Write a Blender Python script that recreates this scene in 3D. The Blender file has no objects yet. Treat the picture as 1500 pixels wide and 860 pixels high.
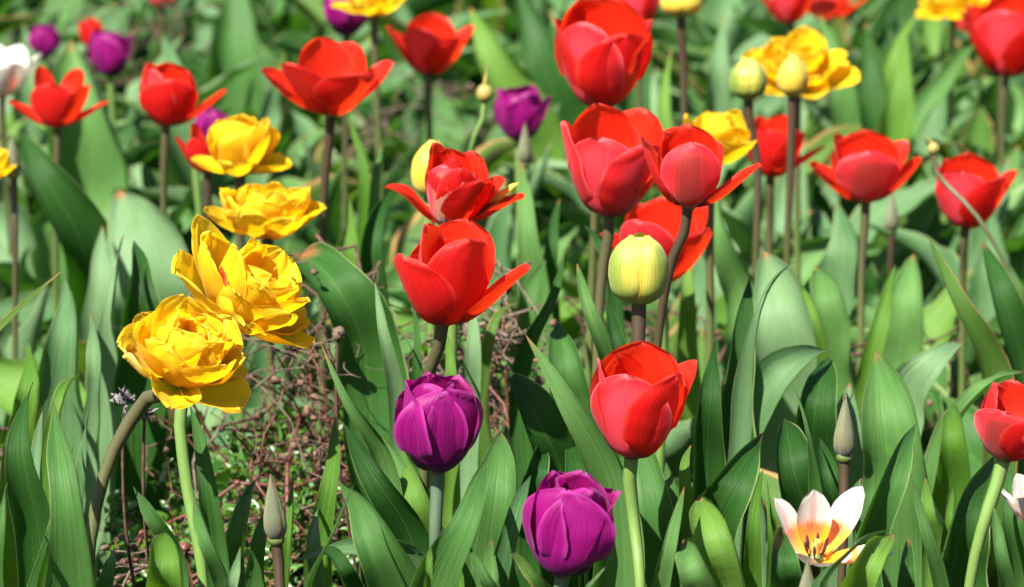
import bpy, math, random
import numpy as np
R = math.radians
rng = random.Random(7)
sc = bpy.context.scene
C = sc.collection

# ------------------------------------------------------------------ camera
F = 5000.0                      # focal length in pixels of the 1500 px wide frame
CAM = np.array([0.0, 0.0, 0.82]); PITCH = R(11.0)
RIGHT = np.array([1.0, 0, 0]); UP = np.array([0, math.sin(PITCH), math.cos(PITCH)]); FWD = np.array([0, math.cos(PITCH), -math.sin(PITCH)])
cd = bpy.data.cameras.new('camera'); cam = bpy.data.objects.new('camera', cd); C.objects.link(cam)
cam.location = CAM; cam.rotation_euler = (math.pi/2 - PITCH, 0, 0)
cd.sensor_width = 36; cd.lens = 120; cd.clip_start = 0.05; cd.clip_end = 200
cd.dof.use_dof = True; cd.dof.focus_distance = 2.02; cd.dof.aperture_fstop = 13
sc.camera = cam

# ------------------------------------------------------------------ light
SUN_EL, SUN_AZ = 51.0, 214.0     # azimuth in degrees clockwise from +Y (view direction): behind the camera, to the left
w = bpy.data.worlds.new('World'); sc.world = w; w.use_nodes = True
nt = w.node_tree; bg = nt.nodes['Background']; sky = nt.nodes.new('ShaderNodeTexSky')
sky.sky_type = 'NISHITA'; sky.sun_disc = False; sky.sun_elevation = R(SUN_EL); sky.sun_rotation = R(SUN_AZ)
nt.links.new(sky.outputs[0], bg.inputs[0]); bg.inputs[1].default_value = 0.05
sl = bpy.data.lights.new('sun', 'SUN'); so = bpy.data.objects.new('sun', sl); C.objects.link(so)
sl.energy = 5.0; sl.angle = R(0.55); sl.color = (1.0, 0.96, 0.88)
so.rotation_euler = (R(90 - SUN_EL), 0, R(180 - SUN_AZ)); so.location = (-2, -2, 4)
sc.view_settings.view_transform = 'Standard'; sc.view_settings.look = 'None'
sc.view_settings.exposure = 2.05; sc.view_settings.gamma = 1
sc.render.film_transparent = False
sc.cycles.max_bounces = 8; sc.cycles.transmission_bounces = 6; sc.cycles.diffuse_bounces = 4

def at(x, y, d):
    return CAM + FWD*d + RIGHT*((x-750)/F*d) + UP*((430-y)/F*d)
def to_px(p):
    v = np.asarray(p, float) - CAM; d = v @ FWD
    return 750 + F*(v @ RIGHT)/d, 430 - F*(v @ UP)/d, d

# ------------------------------------------------------------------ materials
def newmat(name):
    m = bpy.data.materials.new(name); m.use_nodes = True; n = m.node_tree.nodes; n.clear()
    return m, m.node_tree
class NB:
    def __init__(s, nt): s.nt = nt
    def n(s, t, ins=None, **kw):
        o = s.nt.nodes.new(t)
        for k, v in kw.items(): setattr(o, k, v)
        for k, v in (ins or {}).items(): s.i(o, k, v)
        return o
    def i(s, o, k, v):
        if isinstance(v, bpy.types.NodeSocket): s.nt.links.new(v, o.inputs[k])
        elif isinstance(v, bpy.types.Node): s.nt.links.new(v.outputs[0], o.inputs[k])
        else:
            if isinstance(v, tuple) and len(v) == 3: 
                try: o.inputs[k].default_value = (*v, 1); return
                except Exception: pass
            o.inputs[k].default_value = v
    def mix(s, a, b, f, mode='MIX'):
        o = s.n('ShaderNodeMix', data_type='RGBA', blend_type=mode)
        s.i(o, 0, f); s.i(o, 6, a); s.i(o, 7, b); return o.outputs[2]
    def math(s, op, a, b=None, c=None, clamp=False):
        o = s.n('ShaderNodeMath', operation=op, use_clamp=clamp); s.i(o, 0, a)
        if b is not None: s.i(o, 1, b)
        if c is not None: s.i(o, 2, c)
        return o.outputs[0]
    def ramp(s, f, lo, hi):       # smooth 0..1
        o = s.n('ShaderNodeMapRange', interpolation_type='SMOOTHSTEP'); s.i(o, 0, f); s.i(o, 1, lo); s.i(o, 2, hi)
        return o.outputs[0]
    def uv(s):
        u = s.n('ShaderNodeUVMap'); x = s.n('ShaderNodeSeparateXYZ', {0: u.outputs[0]})
        return u.outputs[0], x.outputs[0], x.outputs[1]
    def noise(s, vec, scale, detail=3, rough=.5, dist=0.0):
        o = s.n('ShaderNodeTexNoise', {'Scale': scale, 'Detail': detail, 'Roughness': rough, 'Distortion': dist}); s.i(o, 'Vector', vec)
        return o.outputs[0]
    def mapping(s, vec, scale, off=None):
        o = s.n('ShaderNodeMapping'); s.i(o, 0, vec); o.inputs[3].default_value = scale
        if off is not None: s.i(o, 1, off)
        return o.outputs[0]

def finish(b, nt, col, tcol, tfac, rough, bump=None, bumpd=.0004, spec=.5, sheen=0.0, sheen_tint=None, coat=0):
    p = b.n('ShaderNodeBsdfPrincipled', {'Base Color': col, 'Roughness': rough, 'Specular IOR Level': spec})
    if sheen: p.inputs['Sheen Weight'].default_value = sheen; p.inputs['Sheen Roughness'].default_value = .4
    if sheen_tint: p.inputs['Sheen Tint'].default_value = (*sheen_tint, 1)
    nrm = None
    if bump is not None:
        bp = b.n('ShaderNodeBump', {'Height': bump, 'Strength': 1.0, 'Distance': bumpd}); b.i(p, 'Normal', bp)
        nrm = bp
    t = b.n('ShaderNodeBsdfTranslucent', {'Color': tcol})
    if nrm: b.i(t, 'Normal', nrm)
    mx = b.n('ShaderNodeMixShader'); b.i(mx, 0, tfac); b.i(mx, 1, p); b.i(mx, 2, t)
    out = b.n('ShaderNodeOutputMaterial'); b.i(out, 0, mx)

def leaf_mat(name, c1, c2, tr, pale=(.27, .31, .12), edge=.030, tip=(.32, .12, .05), rough=.48, tfac=.34, edge_amt=.55):
    m, nt = newmat(name); b = NB(nt)
    uvv, u, v = b.uv()
    rnd = b.n('ShaderNodeObjectInfo').outputs['Random']
    tc = b.n('ShaderNodeTexCoord').outputs['Object']
    off = b.n('ShaderNodeCombineXYZ', {0: b.math('MULTIPLY', rnd, 37.0), 1: b.math('MULTIPLY', rnd, 91.0), 2: rnd}).outputs[0]
    streak = b.noise(b.mapping(uvv, (34, 1.6, 1), off), 1.0, 3, .6)
    fine = b.noise(b.mapping(uvv, (120, 1.2, 1), off), 1.0, 2, .6)
    blot = b.noise(b.mapping(uvv, (2.2, 4.5, 1), off), 1.0, 4, .6, .6)
    cross = b.noise(b.mapping(uvv, (3, 60, 1), off), 1.0, 2, .5)
    f = b.math('ADD', b.math('MULTIPLY', b.math('SUBTRACT', blot, .12), 1.15), b.math('MULTIPLY', b.math('SUBTRACT', rnd, .5), .8))
    f = b.math('ADD', f, b.math('MULTIPLY', b.math('SUBTRACT', streak, .5), .55), clamp=True)
    col = b.mix(c1, c2, f)
    # dusty bloom rubbed off in patches
    rub = b.ramp(b.noise(b.mapping(uvv, (3, 9, 1), off), 1.0, 5, .65, 1.2), .60, .74)
    col = b.mix(col, tuple(x*y for x, y in zip(c2, (.8, 1.15, .45))), b.math('MULTIPLY', rub, .55))
    # scars, brown specks
    sp = b.ramp(b.noise(b.mapping(uvv, (16, 60, 1), off), 1.0, 2, .5), .77, .83)
    col = b.mix(col, (.16, .12, .05), b.math('MULTIPLY', sp, .55))
    dirt = b.ramp(b.noise(b.mapping(uvv, (9, 22, 1), off), 1.0, 6, .75), .66, .78)
    col = b.mix(col, (.10, .085, .045), b.math('MULTIPLY', dirt, .35))
    # pale margin and red-brown tip
    du = b.math('ABSOLUTE', b.math('SUBTRACT', u, .5))
    wob = b.math('MULTIPLY', b.math('SUBTRACT', b.noise(b.mapping(uvv, (2, 9, 1), off), 1.0, 3), .5), .05)
    eg = b.ramp(b.math('ADD', du, wob), .5 - edge, .5 - edge*.25)
    col = b.mix(col, pale, b.math('MULTIPLY', eg, edge_amt))
    rib = b.math('SUBTRACT', 1.0, b.ramp(du, 0.004, .035))
    col = b.mix(col, (.12, .22, .06), b.math('MULTIPLY', rib, .14))
    tp = b.ramp(b.math('ADD', v, wob), .955, .995)
    col = b.mix(col, tip, b.math('MULTIPLY', tp, b.math('MULTIPLY', b.ramp(rnd, .2, .9), .8)))
    tcol = b.mix(tr, tuple(x*.7 for x in tr), blot)
    tcol = b.mix(tcol, pale, b.math('MULTIPLY', eg, edge_amt))
    h = b.math('ADD', b.math('MULTIPLY', fine, .5), b.math('ADD', b.math('MULTIPLY', streak, .8), b.math('MULTIPLY', cross, .25)))
    rg = b.math('ADD', rough, b.math('MULTIPLY', b.math('SUBTRACT', blot, .5), .3))
    finish(b, nt, col, tcol, tfac, rg, h, .0008, .16)
    return m

LEAF = {  # natural leaf tones, spread wider from pale to deep to paint in sun-and-shade contrast
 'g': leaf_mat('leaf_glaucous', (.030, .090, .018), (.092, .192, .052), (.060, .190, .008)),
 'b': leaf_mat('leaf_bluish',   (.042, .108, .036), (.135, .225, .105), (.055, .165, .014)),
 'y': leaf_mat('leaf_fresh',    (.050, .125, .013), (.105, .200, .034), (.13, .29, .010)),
 'd': leaf_mat('leaf_deep_shaded',     (.011, .045, .007), (.028, .085, .015), (.028, .12, .004)),  # deep green, darkened further as painted shade
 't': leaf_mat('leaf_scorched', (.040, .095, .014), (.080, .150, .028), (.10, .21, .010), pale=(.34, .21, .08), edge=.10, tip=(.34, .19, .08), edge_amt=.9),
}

def petal_mat(name, outer, inner, base, tr, edge=None, streak=.25, tfac=.38, rough=.42, sheen=.25, base_hi=.28, outer_mark=None, mark_w=.16, mark_amt=.7, inner_base=None, inner_hi=.3, inner_lo=None, tint=(1,.7,.8), spec=.35):
    m, nt = newmat(name); b = NB(nt)
    uvv, u, v = b.uv()
    rnd = b.n('ShaderNodeObjectInfo').outputs['Random']
    off = b.n('ShaderNodeCombineXYZ', {0: b.math('MULTIPLY', rnd, 37.0), 1: b.math('MULTIPLY', rnd, 53.0), 2: rnd}).outputs[0]
    st = b.noise(b.mapping(uvv, (40, 1.1, 1), off), 1.0, 4, .65)
    st2 = b.noise(b.mapping(uvv, (110, 2.2, 1), off), 1.0, 2, .6)
    bl = b.noise(b.mapping(uvv, (3, 3, 1), off), 1.0, 3, .5)
    du = b.math('ABSOLUTE', b.math('SUBTRACT', u, .5))
    k = b.math('MULTIPLY', b.math('SUBTRACT', st, .5), streak*4)
    dk = lambda c, q: tuple(x*q for x in c)
    oc = b.mix(dk(outer, .55), outer, b.math('ADD', b.math('ADD', .62, k), b.math('MULTIPLY', b.math('SUBTRACT', bl, .5), .9), clamp=True))
    if outer_mark:
        mk = b.math('MULTIPLY', b.math('SUBTRACT', 1.0, b.ramp(b.math('ADD', du, b.math('MULTIPLY', b.math('SUBTRACT', st, .5), .25)), mark_w*.35, mark_w*1.3)), mark_amt)
        mk = b.math('MULTIPLY', mk, b.math('SUBTRACT', 1.0, b.ramp(v, .75, 1.0)))
        oc = b.mix(oc, outer_mark, mk)
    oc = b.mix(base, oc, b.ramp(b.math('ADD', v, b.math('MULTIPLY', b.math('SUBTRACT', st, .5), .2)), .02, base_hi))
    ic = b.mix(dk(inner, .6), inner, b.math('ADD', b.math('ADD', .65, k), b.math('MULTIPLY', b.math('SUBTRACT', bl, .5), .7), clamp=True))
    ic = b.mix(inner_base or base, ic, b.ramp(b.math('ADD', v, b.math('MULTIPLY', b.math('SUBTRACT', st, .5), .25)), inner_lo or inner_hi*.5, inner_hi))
    back = b.n('ShaderNodeNewGeometry').outputs['Backfacing']
    col = b.mix(oc, ic, back)
    if edge:
        eg = b.ramp(b.math('ADD', du, b.math('MULTIPLY', b.math('SUBTRACT', st, .5), .08)), .44, .5)
        tpp = b.ramp(v, .95, 1.0)
        col = b.mix(col, edge, b.math('MULTIPLY', b.math('MAXIMUM', eg, tpp), .5))
    vn = b.noise(b.mapping(uvv, (64, .9, 1), off), 1.0, 5, .7)
    veins = b.math('MULTIPLY', b.ramp(vn, .46, .66), b.math('MULTIPLY', streak, 1.5))
    dull = b.n('ShaderNodeMix', data_type='RGBA', blend_type='MULTIPLY'); b.i(dull, 0, veins); b.i(dull, 6, col); b.i(dull, 7, (.55, .42, .42)); col = dull.outputs[2]
    speck = b.ramp(b.noise(b.mapping(uvv, (22, 30, 1), off), 1.0, 2, .5), .76, .82)
    col = b.mix(col, edge or (.8, .7, .5), b.math('MULTIPLY', speck, .35))
    h = b.math('ADD', b.math('MULTIPLY', st, .9), b.math('ADD', b.math('MULTIPLY', st2, .5), b.math('MULTIPLY', vn, .5)))
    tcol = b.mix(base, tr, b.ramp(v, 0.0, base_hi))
    tcol = b.mix(tcol, b.mix(tcol, (.9, .9, .9), 0.0), 0.0)
    finish(b, nt, col, tcol, tfac, b.math('ADD', rough, b.math('MULTIPLY', b.math('SUBTRACT', bl, .5), .2)), h, .0004, spec, sheen, tint)
    return m
PET = {
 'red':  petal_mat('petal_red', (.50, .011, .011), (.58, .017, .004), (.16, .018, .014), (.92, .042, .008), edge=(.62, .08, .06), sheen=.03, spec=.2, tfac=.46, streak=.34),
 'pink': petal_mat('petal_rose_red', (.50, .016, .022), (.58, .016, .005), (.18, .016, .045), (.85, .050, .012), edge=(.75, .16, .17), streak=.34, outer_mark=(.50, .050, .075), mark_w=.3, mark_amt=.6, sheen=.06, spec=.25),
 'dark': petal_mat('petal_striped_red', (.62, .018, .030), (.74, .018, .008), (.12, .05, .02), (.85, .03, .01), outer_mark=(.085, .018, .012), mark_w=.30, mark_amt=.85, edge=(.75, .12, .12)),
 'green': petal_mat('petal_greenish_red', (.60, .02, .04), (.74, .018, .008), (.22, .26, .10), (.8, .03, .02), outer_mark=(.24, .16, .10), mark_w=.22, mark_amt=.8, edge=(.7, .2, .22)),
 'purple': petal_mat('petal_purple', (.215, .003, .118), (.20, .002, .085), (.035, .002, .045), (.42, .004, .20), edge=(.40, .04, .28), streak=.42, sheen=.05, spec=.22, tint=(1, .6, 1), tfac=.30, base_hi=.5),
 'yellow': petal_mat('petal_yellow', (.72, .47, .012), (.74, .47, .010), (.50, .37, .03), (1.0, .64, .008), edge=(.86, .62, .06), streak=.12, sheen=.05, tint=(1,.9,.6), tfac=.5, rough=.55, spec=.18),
 'lemon': petal_mat('petal_lemon', (.56, .42, .045), (.60, .40, .03), (.26, .28, .05), (.95, .60, .04), edge=(.9, .68, .2), streak=.25, sheen=.15, tint=(1,.9,.6), tfac=.3),
 'bud': petal_mat('petal_green_yellow', (.46, .38, .055), (.46, .38, .05), (.14, .20, .035), (.6, .55, .06), edge=(.78, .58, .07), outer_mark=(.095, .165, .022), mark_w=.27, mark_amt=.85, streak=.18, tfac=.15, base_hi=.55, sheen=.1, tint=(1,1,.7)),
 'slim': petal_mat('petal_closed_green', (.15, .15, .075), (.16, .18, .07), (.07, .06, .05), (.3, .35, .08), edge=(.24, .15, .10), outer_mark=(.085, .10, .055), mark_w=.25, mark_amt=.8, streak=.3, tfac=.12, base_hi=.35, sheen=.1, tint=(1,1,.9)),
 'white': petal_mat('petal_white', (.52, .50, .44), (.56, .54, .48), (.75, .33, .02), (.85, .78, .62), outer_mark=(.70, .16, .15), mark_w=.10, mark_amt=.35, inner_base=(.90, .24, .002), inner_hi=.60, inner_lo=.44, streak=.10, tfac=.14, base_hi=.3),
}
def lily_inner(m):                 # red flames over the orange heart and up the midrib
    nt = m.node_tree; b = NB(nt)
    uvv, u, v = b.uv()
    st = b.noise(b.mapping(uvv, (46, 2.5, 1)), 1.0, 3, .7)
    du = b.math('ABSOLUTE', b.math('SUBTRACT', u, .5))
    r1 = b.math('MULTIPLY', b.ramp(v, .30, .40), b.math('SUBTRACT', 1.0, b.ramp(v, .46, .60)))
    r2 = b.math('MULTIPLY', b.math('SUBTRACT', 1.0, b.ramp(du, .02, .16)), b.math('MULTIPLY', b.ramp(v, .35, .5), b.math('MULTIPLY', b.math('SUBTRACT', 1.0, b.ramp(v, .80, 1.0)), .55)))
    fac = b.math('MULTIPLY', b.math('MAXIMUM', b.math('MULTIPLY', r1, b.math('SUBTRACT', 1.0, b.ramp(du, .1, .42))), r2), b.ramp(st, .38, .60), clamp=True)
    p = [n for n in nt.nodes if n.type == 'BSDF_PRINCIPLED'][0]
    src = p.inputs['Base Color'].links[0].from_socket
    b.i(p, 'Base Color', b.mix(src, (.75, .05, .03), fac))
lily_inner(PET['white'])

def simple_mat(name, c1, c2, rough=.6, scale=60, bump=.0006, stretch=(1, 1, 1), spec=.3, tfac=0.0, tr=(0, 0, 0), along=None):
    m, nt = newmat(name); b = NB(nt)
    tc = b.n('ShaderNodeTexCoord').outputs['Object']
    rnd = b.n('ShaderNodeObjectInfo').outputs['Random']
    vec = b.mapping(tc, stretch)
    nz = b.noise(vec, scale, 4, .6)
    f = b.ramp(nz, .32, .68)
    col = b.mix(c1, c2, f)
    if along:                       # second colour towards the top of a stem (UV v)
        _, u, v = b.uv()
        col = b.mix(col, along, b.ramp(b.math('ADD', v, b.math('MULTIPLY', b.math('SUBTRACT', nz, .5), .2)), .35, .95))
    finish(b, nt, col, tr, tfac, rough, nz, bump, spec)
    return m
STEM = {
 'olive': simple_mat('stem_olive', (.048, .085, .017), (.085, .120, .028), .45, 90, .0006, (1, 1, .12), along=(.050, .045, .020)),
 'green': simple_mat('stem_green', (.055, .120, .022), (.10, .175, .036), .42, 90, .0006, (1, 1, .12), along=(.090, .15, .035)),
 'brown': simple_mat('stem_purplish', (.040, .062, .016), (.060, .075, .022), .5, 90, .0006, (1, 1, .12), along=(.034, .021, .011)),
 'grey': simple_mat('stem_bluegreen', (.040, .085, .040), (.07, .12, .058), .45, 90, .0004, (1, 1, .12), along=(.05, .08, .045)),
}
M_BARK = simple_mat('twig_bark', (.022, .010, .006), (.075, .038, .022), .75, 120, .0010)
M_BARKR = simple_mat('twig_red_bark', (.050, .012, .009), (.10, .032, .020), .5, 120, .0008)
M_BARKG = simple_mat('twig_grey_bark', (.040, .026, .018), (.12, .085, .06), .8, 120, .0010)
M_DRY = simple_mat('dry_leaf', (.035, .018, .012), (.12, .070, .040), .8, 90, .001)
M_GREYDRY = simple_mat('dry_head', (.03, .028, .028), (.14, .13, .125), .85, 140, .0015)
M_SMALL = simple_mat('shrub_leaf', (.022, .072, .009), (.06, .14, .02), .4, 150, .0003, spec=.6, tfac=.22, tr=(.25, .5, .03))
M_POD = simple_mat('seed_pod', (.14, .12, .03), (.25, .20, .05), .5, 200, .0003)
M_ANTHER = simple_mat('anther', (.012, .008, .010), (.04, .02, .03), .7, 300, .0005)
M_PISTIL = simple_mat('pistil', (.45, .42, .10), (.6, .55, .2), .5, 200, .0002)
M_FLAME = simple_mat('red_mark', (.55, .02, .01), (.7, .05, .01), .5, 200, .0002)

def ground_mat():
    m, nt = newmat('soil'); b = NB(nt)
    tc = b.n('ShaderNodeTexCoord').outputs['Object']
    a = b.noise(tc, 9, 6, .65); c = b.noise(tc, 85, 5, .7); v = b.n('ShaderNodeTexVoronoi', {'Scale': 130.0}); b.i(v, 'Vector', tc)
    col = b.mix((.017, .010, .006), (.058, .036, .021), b.ramp(c, .35, .7))
    col = b.mix(col, (.11, .08, .055), b.math('MULTIPLY', b.ramp(a, .5, .7), .5))
    h = b.math('ADD', b.math('MULTIPLY', c, 1.0), b.math('MULTIPLY', v.outputs[0], .8))
    finish(b, nt, col, (0, 0, 0), 0.0, .9, h, .012, .2)
    return m

# ------------------------------------------------------------------ mesh helpers
def tag(o, label=None, cat=None, group=None, kind=None):
    for k, v in (('label', label), ('category', cat), ('group', group), ('kind', kind)):
        if v: o[k] = v
    return o
def grid_faces(nr, nc, closed=False):
    i = np.arange(nr-1)[:, None]; cc = nc if closed else nc-1
    j = np.arange(cc)[None, :]; j2 = (j+1) % nc
    f = np.stack([i*nc+j, i*nc+j2, (i+1)*nc+j2, (i+1)*nc+j], -1)
    return f.reshape(-1, 4)
def rawmesh(name, V, Fc, UV=None, mat=None, smooth=True):
    """V (n,3); Fc (m,k) array or list; UV (n,2) per vertex"""
    me = bpy.data.meshes.new(name)
    Fa = np.asarray(Fc); m, k = Fa.shape
    me.vertices.add(len(V)); me.vertices.foreach_set('co', np.asarray(V, 'f').ravel())
    me.loops.add(m*k); me.loops.foreach_set('vertex_index', Fa.astype('i').ravel())
    me.polygons.add(m); me.polygons.foreach_set('loop_start', np.arange(0, m*k, k, dtype='i')); me.polygons.foreach_set('loop_total', np.full(m, k, 'i'))
    if smooth: me.polygons.foreach_set('use_smooth', np.ones(m, bool))
    if UV is not None:
        l = me.uv_layers.new(name='UVMap'); l.data.foreach_set('uv', np.asarray(UV, 'f')[Fa.ravel()].ravel())
    me.update(calc_edges=True)
    if mat: me.materials.append(mat)
    return me
def link(name, me, parent=None):
    o = bpy.data.objects.new(name, me); C.objects.link(o)
    if parent is not None: o.parent = parent
    return o
def thing(name, label, cat, base, group=None):
    e = bpy.data.objects.new(name, None); C.objects.link(e); e.location = base; e.empty_display_size = .02
    tag(e, label, cat, group); return e
def nrm(v): v = np.asarray(v, float); return v/max(np.linalg.norm(v, axis=-1, keepdims=True).min(), 1e-9) if v.ndim == 1 else v/np.maximum(np.linalg.norm(v, axis=-1, keepdims=True), 1e-9)
def spline(P, n):
    """natural-ish smooth curve through P, chord-length parametrised (cubic Hermite with Catmull-Rom tangents)"""
    P = np.asarray(P, float); t = np.r_[0, np.cumsum(np.sqrt(np.linalg.norm(np.diff(P, axis=0), axis=1))+1e-6)]
    m = np.zeros_like(P)
    for i in range(len(P)):
        if i == 0: m[i] = (P[1]-P[0])/(t[1]-t[0])
        elif i == len(P)-1: m[i] = (P[-1]-P[-2])/(t[-1]-t[-2])
        else:
            a = (P[i]-P[i-1])/(t[i]-t[i-1]); c = (P[i+1]-P[i])/(t[i+1]-t[i]); wv = (t[i]-t[i-1])/(t[i+1]-t[i-1])
            m[i] = a*(1-wv)+c*wv
    if len(P) > 2:
        m[0] = 1.5*m[0]-.5*m[1]; m[-1] = 1.5*m[-1]-.5*m[-2]
    tt = np.linspace(0, t[-1], 200); out = []
    k = np.clip(np.searchsorted(t, tt, 'right')-1, 0, len(P)-2)
    h = (t[k+1]-t[k]); s = ((tt-t[k])/h)[:, None]; h = h[:, None]
    Q = (2*s**3-3*s**2+1)*P[k]+(s**3-2*s**2+s)*h*m[k]+(-2*s**3+3*s**2)*P[k+1]+(s**3-s**2)*h*m[k+1]
    L = np.r_[0, np.cumsum(np.linalg.norm(np.diff(Q, axis=0), axis=1))]
    u = (np.asarray(n) if not np.isscalar(n) else np.linspace(0, 1, n))*L[-1]
    return np.stack([np.interp(u, L, Q[:, i]) for i in range(3)], -1), L[-1]
def tube_arrays(P, r, n=8, nseg=None, pre=False):
    Q = np.asarray(P, float) if pre else spline(P, nseg or 14)[0]
    r = np.broadcast_to(np.interp(np.linspace(0, 1, len(Q)), np.linspace(0, 1, len(np.atleast_1d(r))), np.atleast_1d(r)), len(Q))
    T = nrm(np.gradient(Q, axis=0)); ref = np.array([.13, .99, .07]) if abs(T[0][1]) < .9 else np.array([1., 0, 0])
    S = nrm(np.cross(T, ref)); N = np.cross(S, T)
    a = np.linspace(0, 2*np.pi, n, endpoint=False)
    V = Q[:, None]+r[:, None, None]*(np.cos(a)[None, :, None]*S[:, None]+np.sin(a)[None, :, None]*N[:, None])
    UV = np.stack(np.meshgrid(np.linspace(0, 1, len(Q)), a/6.3, indexing='ij')[::-1], -1)
    return V.reshape(-1, 3), grid_faces(len(Q), n, True)[:, ::-1], UV.reshape(-1, 2)
def merge(parts):
    V, Fs, U, o = [], [], [], 0
    for v, f, u in parts: V.append(v); Fs.append(f+o); U.append(u); o += len(v)
    return np.concatenate(V), np.concatenate(Fs), np.concatenate(U)
def ellipsoid(c, rad, axis=(0, 0, 1), nr=7, nc=9, bump=0):
    ax = nrm(axis); s = nrm(np.cross(ax, [.3, .9, .1])); t = np.cross(ax, s)
    th = np.linspace(0.02, np.pi-.02, nr); ph = np.linspace(0, 2*np.pi, nc, endpoint=False)
    TH, PH = np.meshgrid(th, ph, indexing='ij'); k = 1+bump*np.random.RandomState(int(abs(c[0]*1e5)) % 9999).randn(nr, nc)
    V = (np.sin(TH)*np.cos(PH)*rad[0]*k)[..., None]*s+(np.sin(TH)*np.sin(PH)*rad[0]*k)[..., None]*t+(np.cos(TH)*rad[1])[..., None]*ax+np.asarray(c)
    return V.reshape(-1, 3), grid_faces(nr, nc, True)[:, ::-1], np.stack([PH/6.3, TH/3.15], -1).reshape(-1, 2)

def bumps(x, seed, n=3):
    r = np.random.RandomState(seed); o = 0
    for i in range(n): o = o+np.sin(x*(i+1)*r.uniform(3, 7)+r.uniform(0, 6.3))/(i+1)
    return o/1.8

# ------------------------------------------------------------------ leaf
KS, KW = [0, .15, .35, .48, .60, .72, .84, .92, .97, 1.0], [.38, .60, .94, 1.0, .94, .76, .46, .24, .10, 0.0]
def leaf_arrays(P, hw, face, roll=0.0, twist=0.0, fold=.35, cup=.35, wav=.05, seed=0, ns=30, nu=9, curl=0.0, prof=None):
    """P: points along the midrib; hw: half width in metres; face: direction the upper surface looks to; roll/twist in degrees"""
    s = np.linspace(0, 1, ns); s = s**.92
    Q, L = spline(P, s)
    T = nrm(np.gradient(Q, axis=0)); face = np.asarray(face, float)
    N = face[None]-T*(T @ face)[:, None]; N = nrm(N); S = np.cross(T, N)
    ang = np.radians(roll+twist*(s-.5)*2)+.24*bumps(s*1.3, seed+5, 2)
    S2 = S*np.cos(ang)[:, None]+N*np.sin(ang)[:, None]; N2 = np.cross(S2, T)
    wv = np.interp(s, KS, KW) if prof is None else np.interp(s, [0, .2, .42, .58, .70, .82, .91, .965, 1.0], prof); wv[-1] = 0.0
    wv = np.convolve(np.r_[wv[0], wv, 0], [.2, .6, .2], 'valid'); wv[-1] = 0.0
    u = np.linspace(-1, 1, nu); W = hw*wv
    du = W[:, None]*u[None]
    a = cup+curl
    th = u[None]*(fold+a*np.abs(u[None]))
    lift = np.abs(du)*np.sin(np.abs(th)); lat = du*np.cos(th)
    edge = np.abs(u[None])**2
    lift = lift+hw*wav*4*edge*np.stack([bumps(s*3.0, seed+(1 if q < 0 else 2)) for q in u], 1)*np.minimum(1, s*3)[:, None]*(wv[:, None]+.1)
    lift = lift+hw*wav*1.2*bumps(s*2.0, seed+3)[:, None]*wv[:, None]
    lat = lat*(1+.06*np.stack([bumps(s*4.0, seed+(7 if q < 0 else 8)) for q in u], 1))
    V = Q[:, None]+lat[..., None]*S2[:, None]+lift[..., None]*N2[:, None]
    UV = np.stack([np.broadcast_to((u+1)/2, (ns, nu)), np.broadcast_to(s[:, None], (ns, nu))], -1)
    return V.reshape(-1, 3), grid_faces(ns, nu), UV.reshape(-1, 2)

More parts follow.
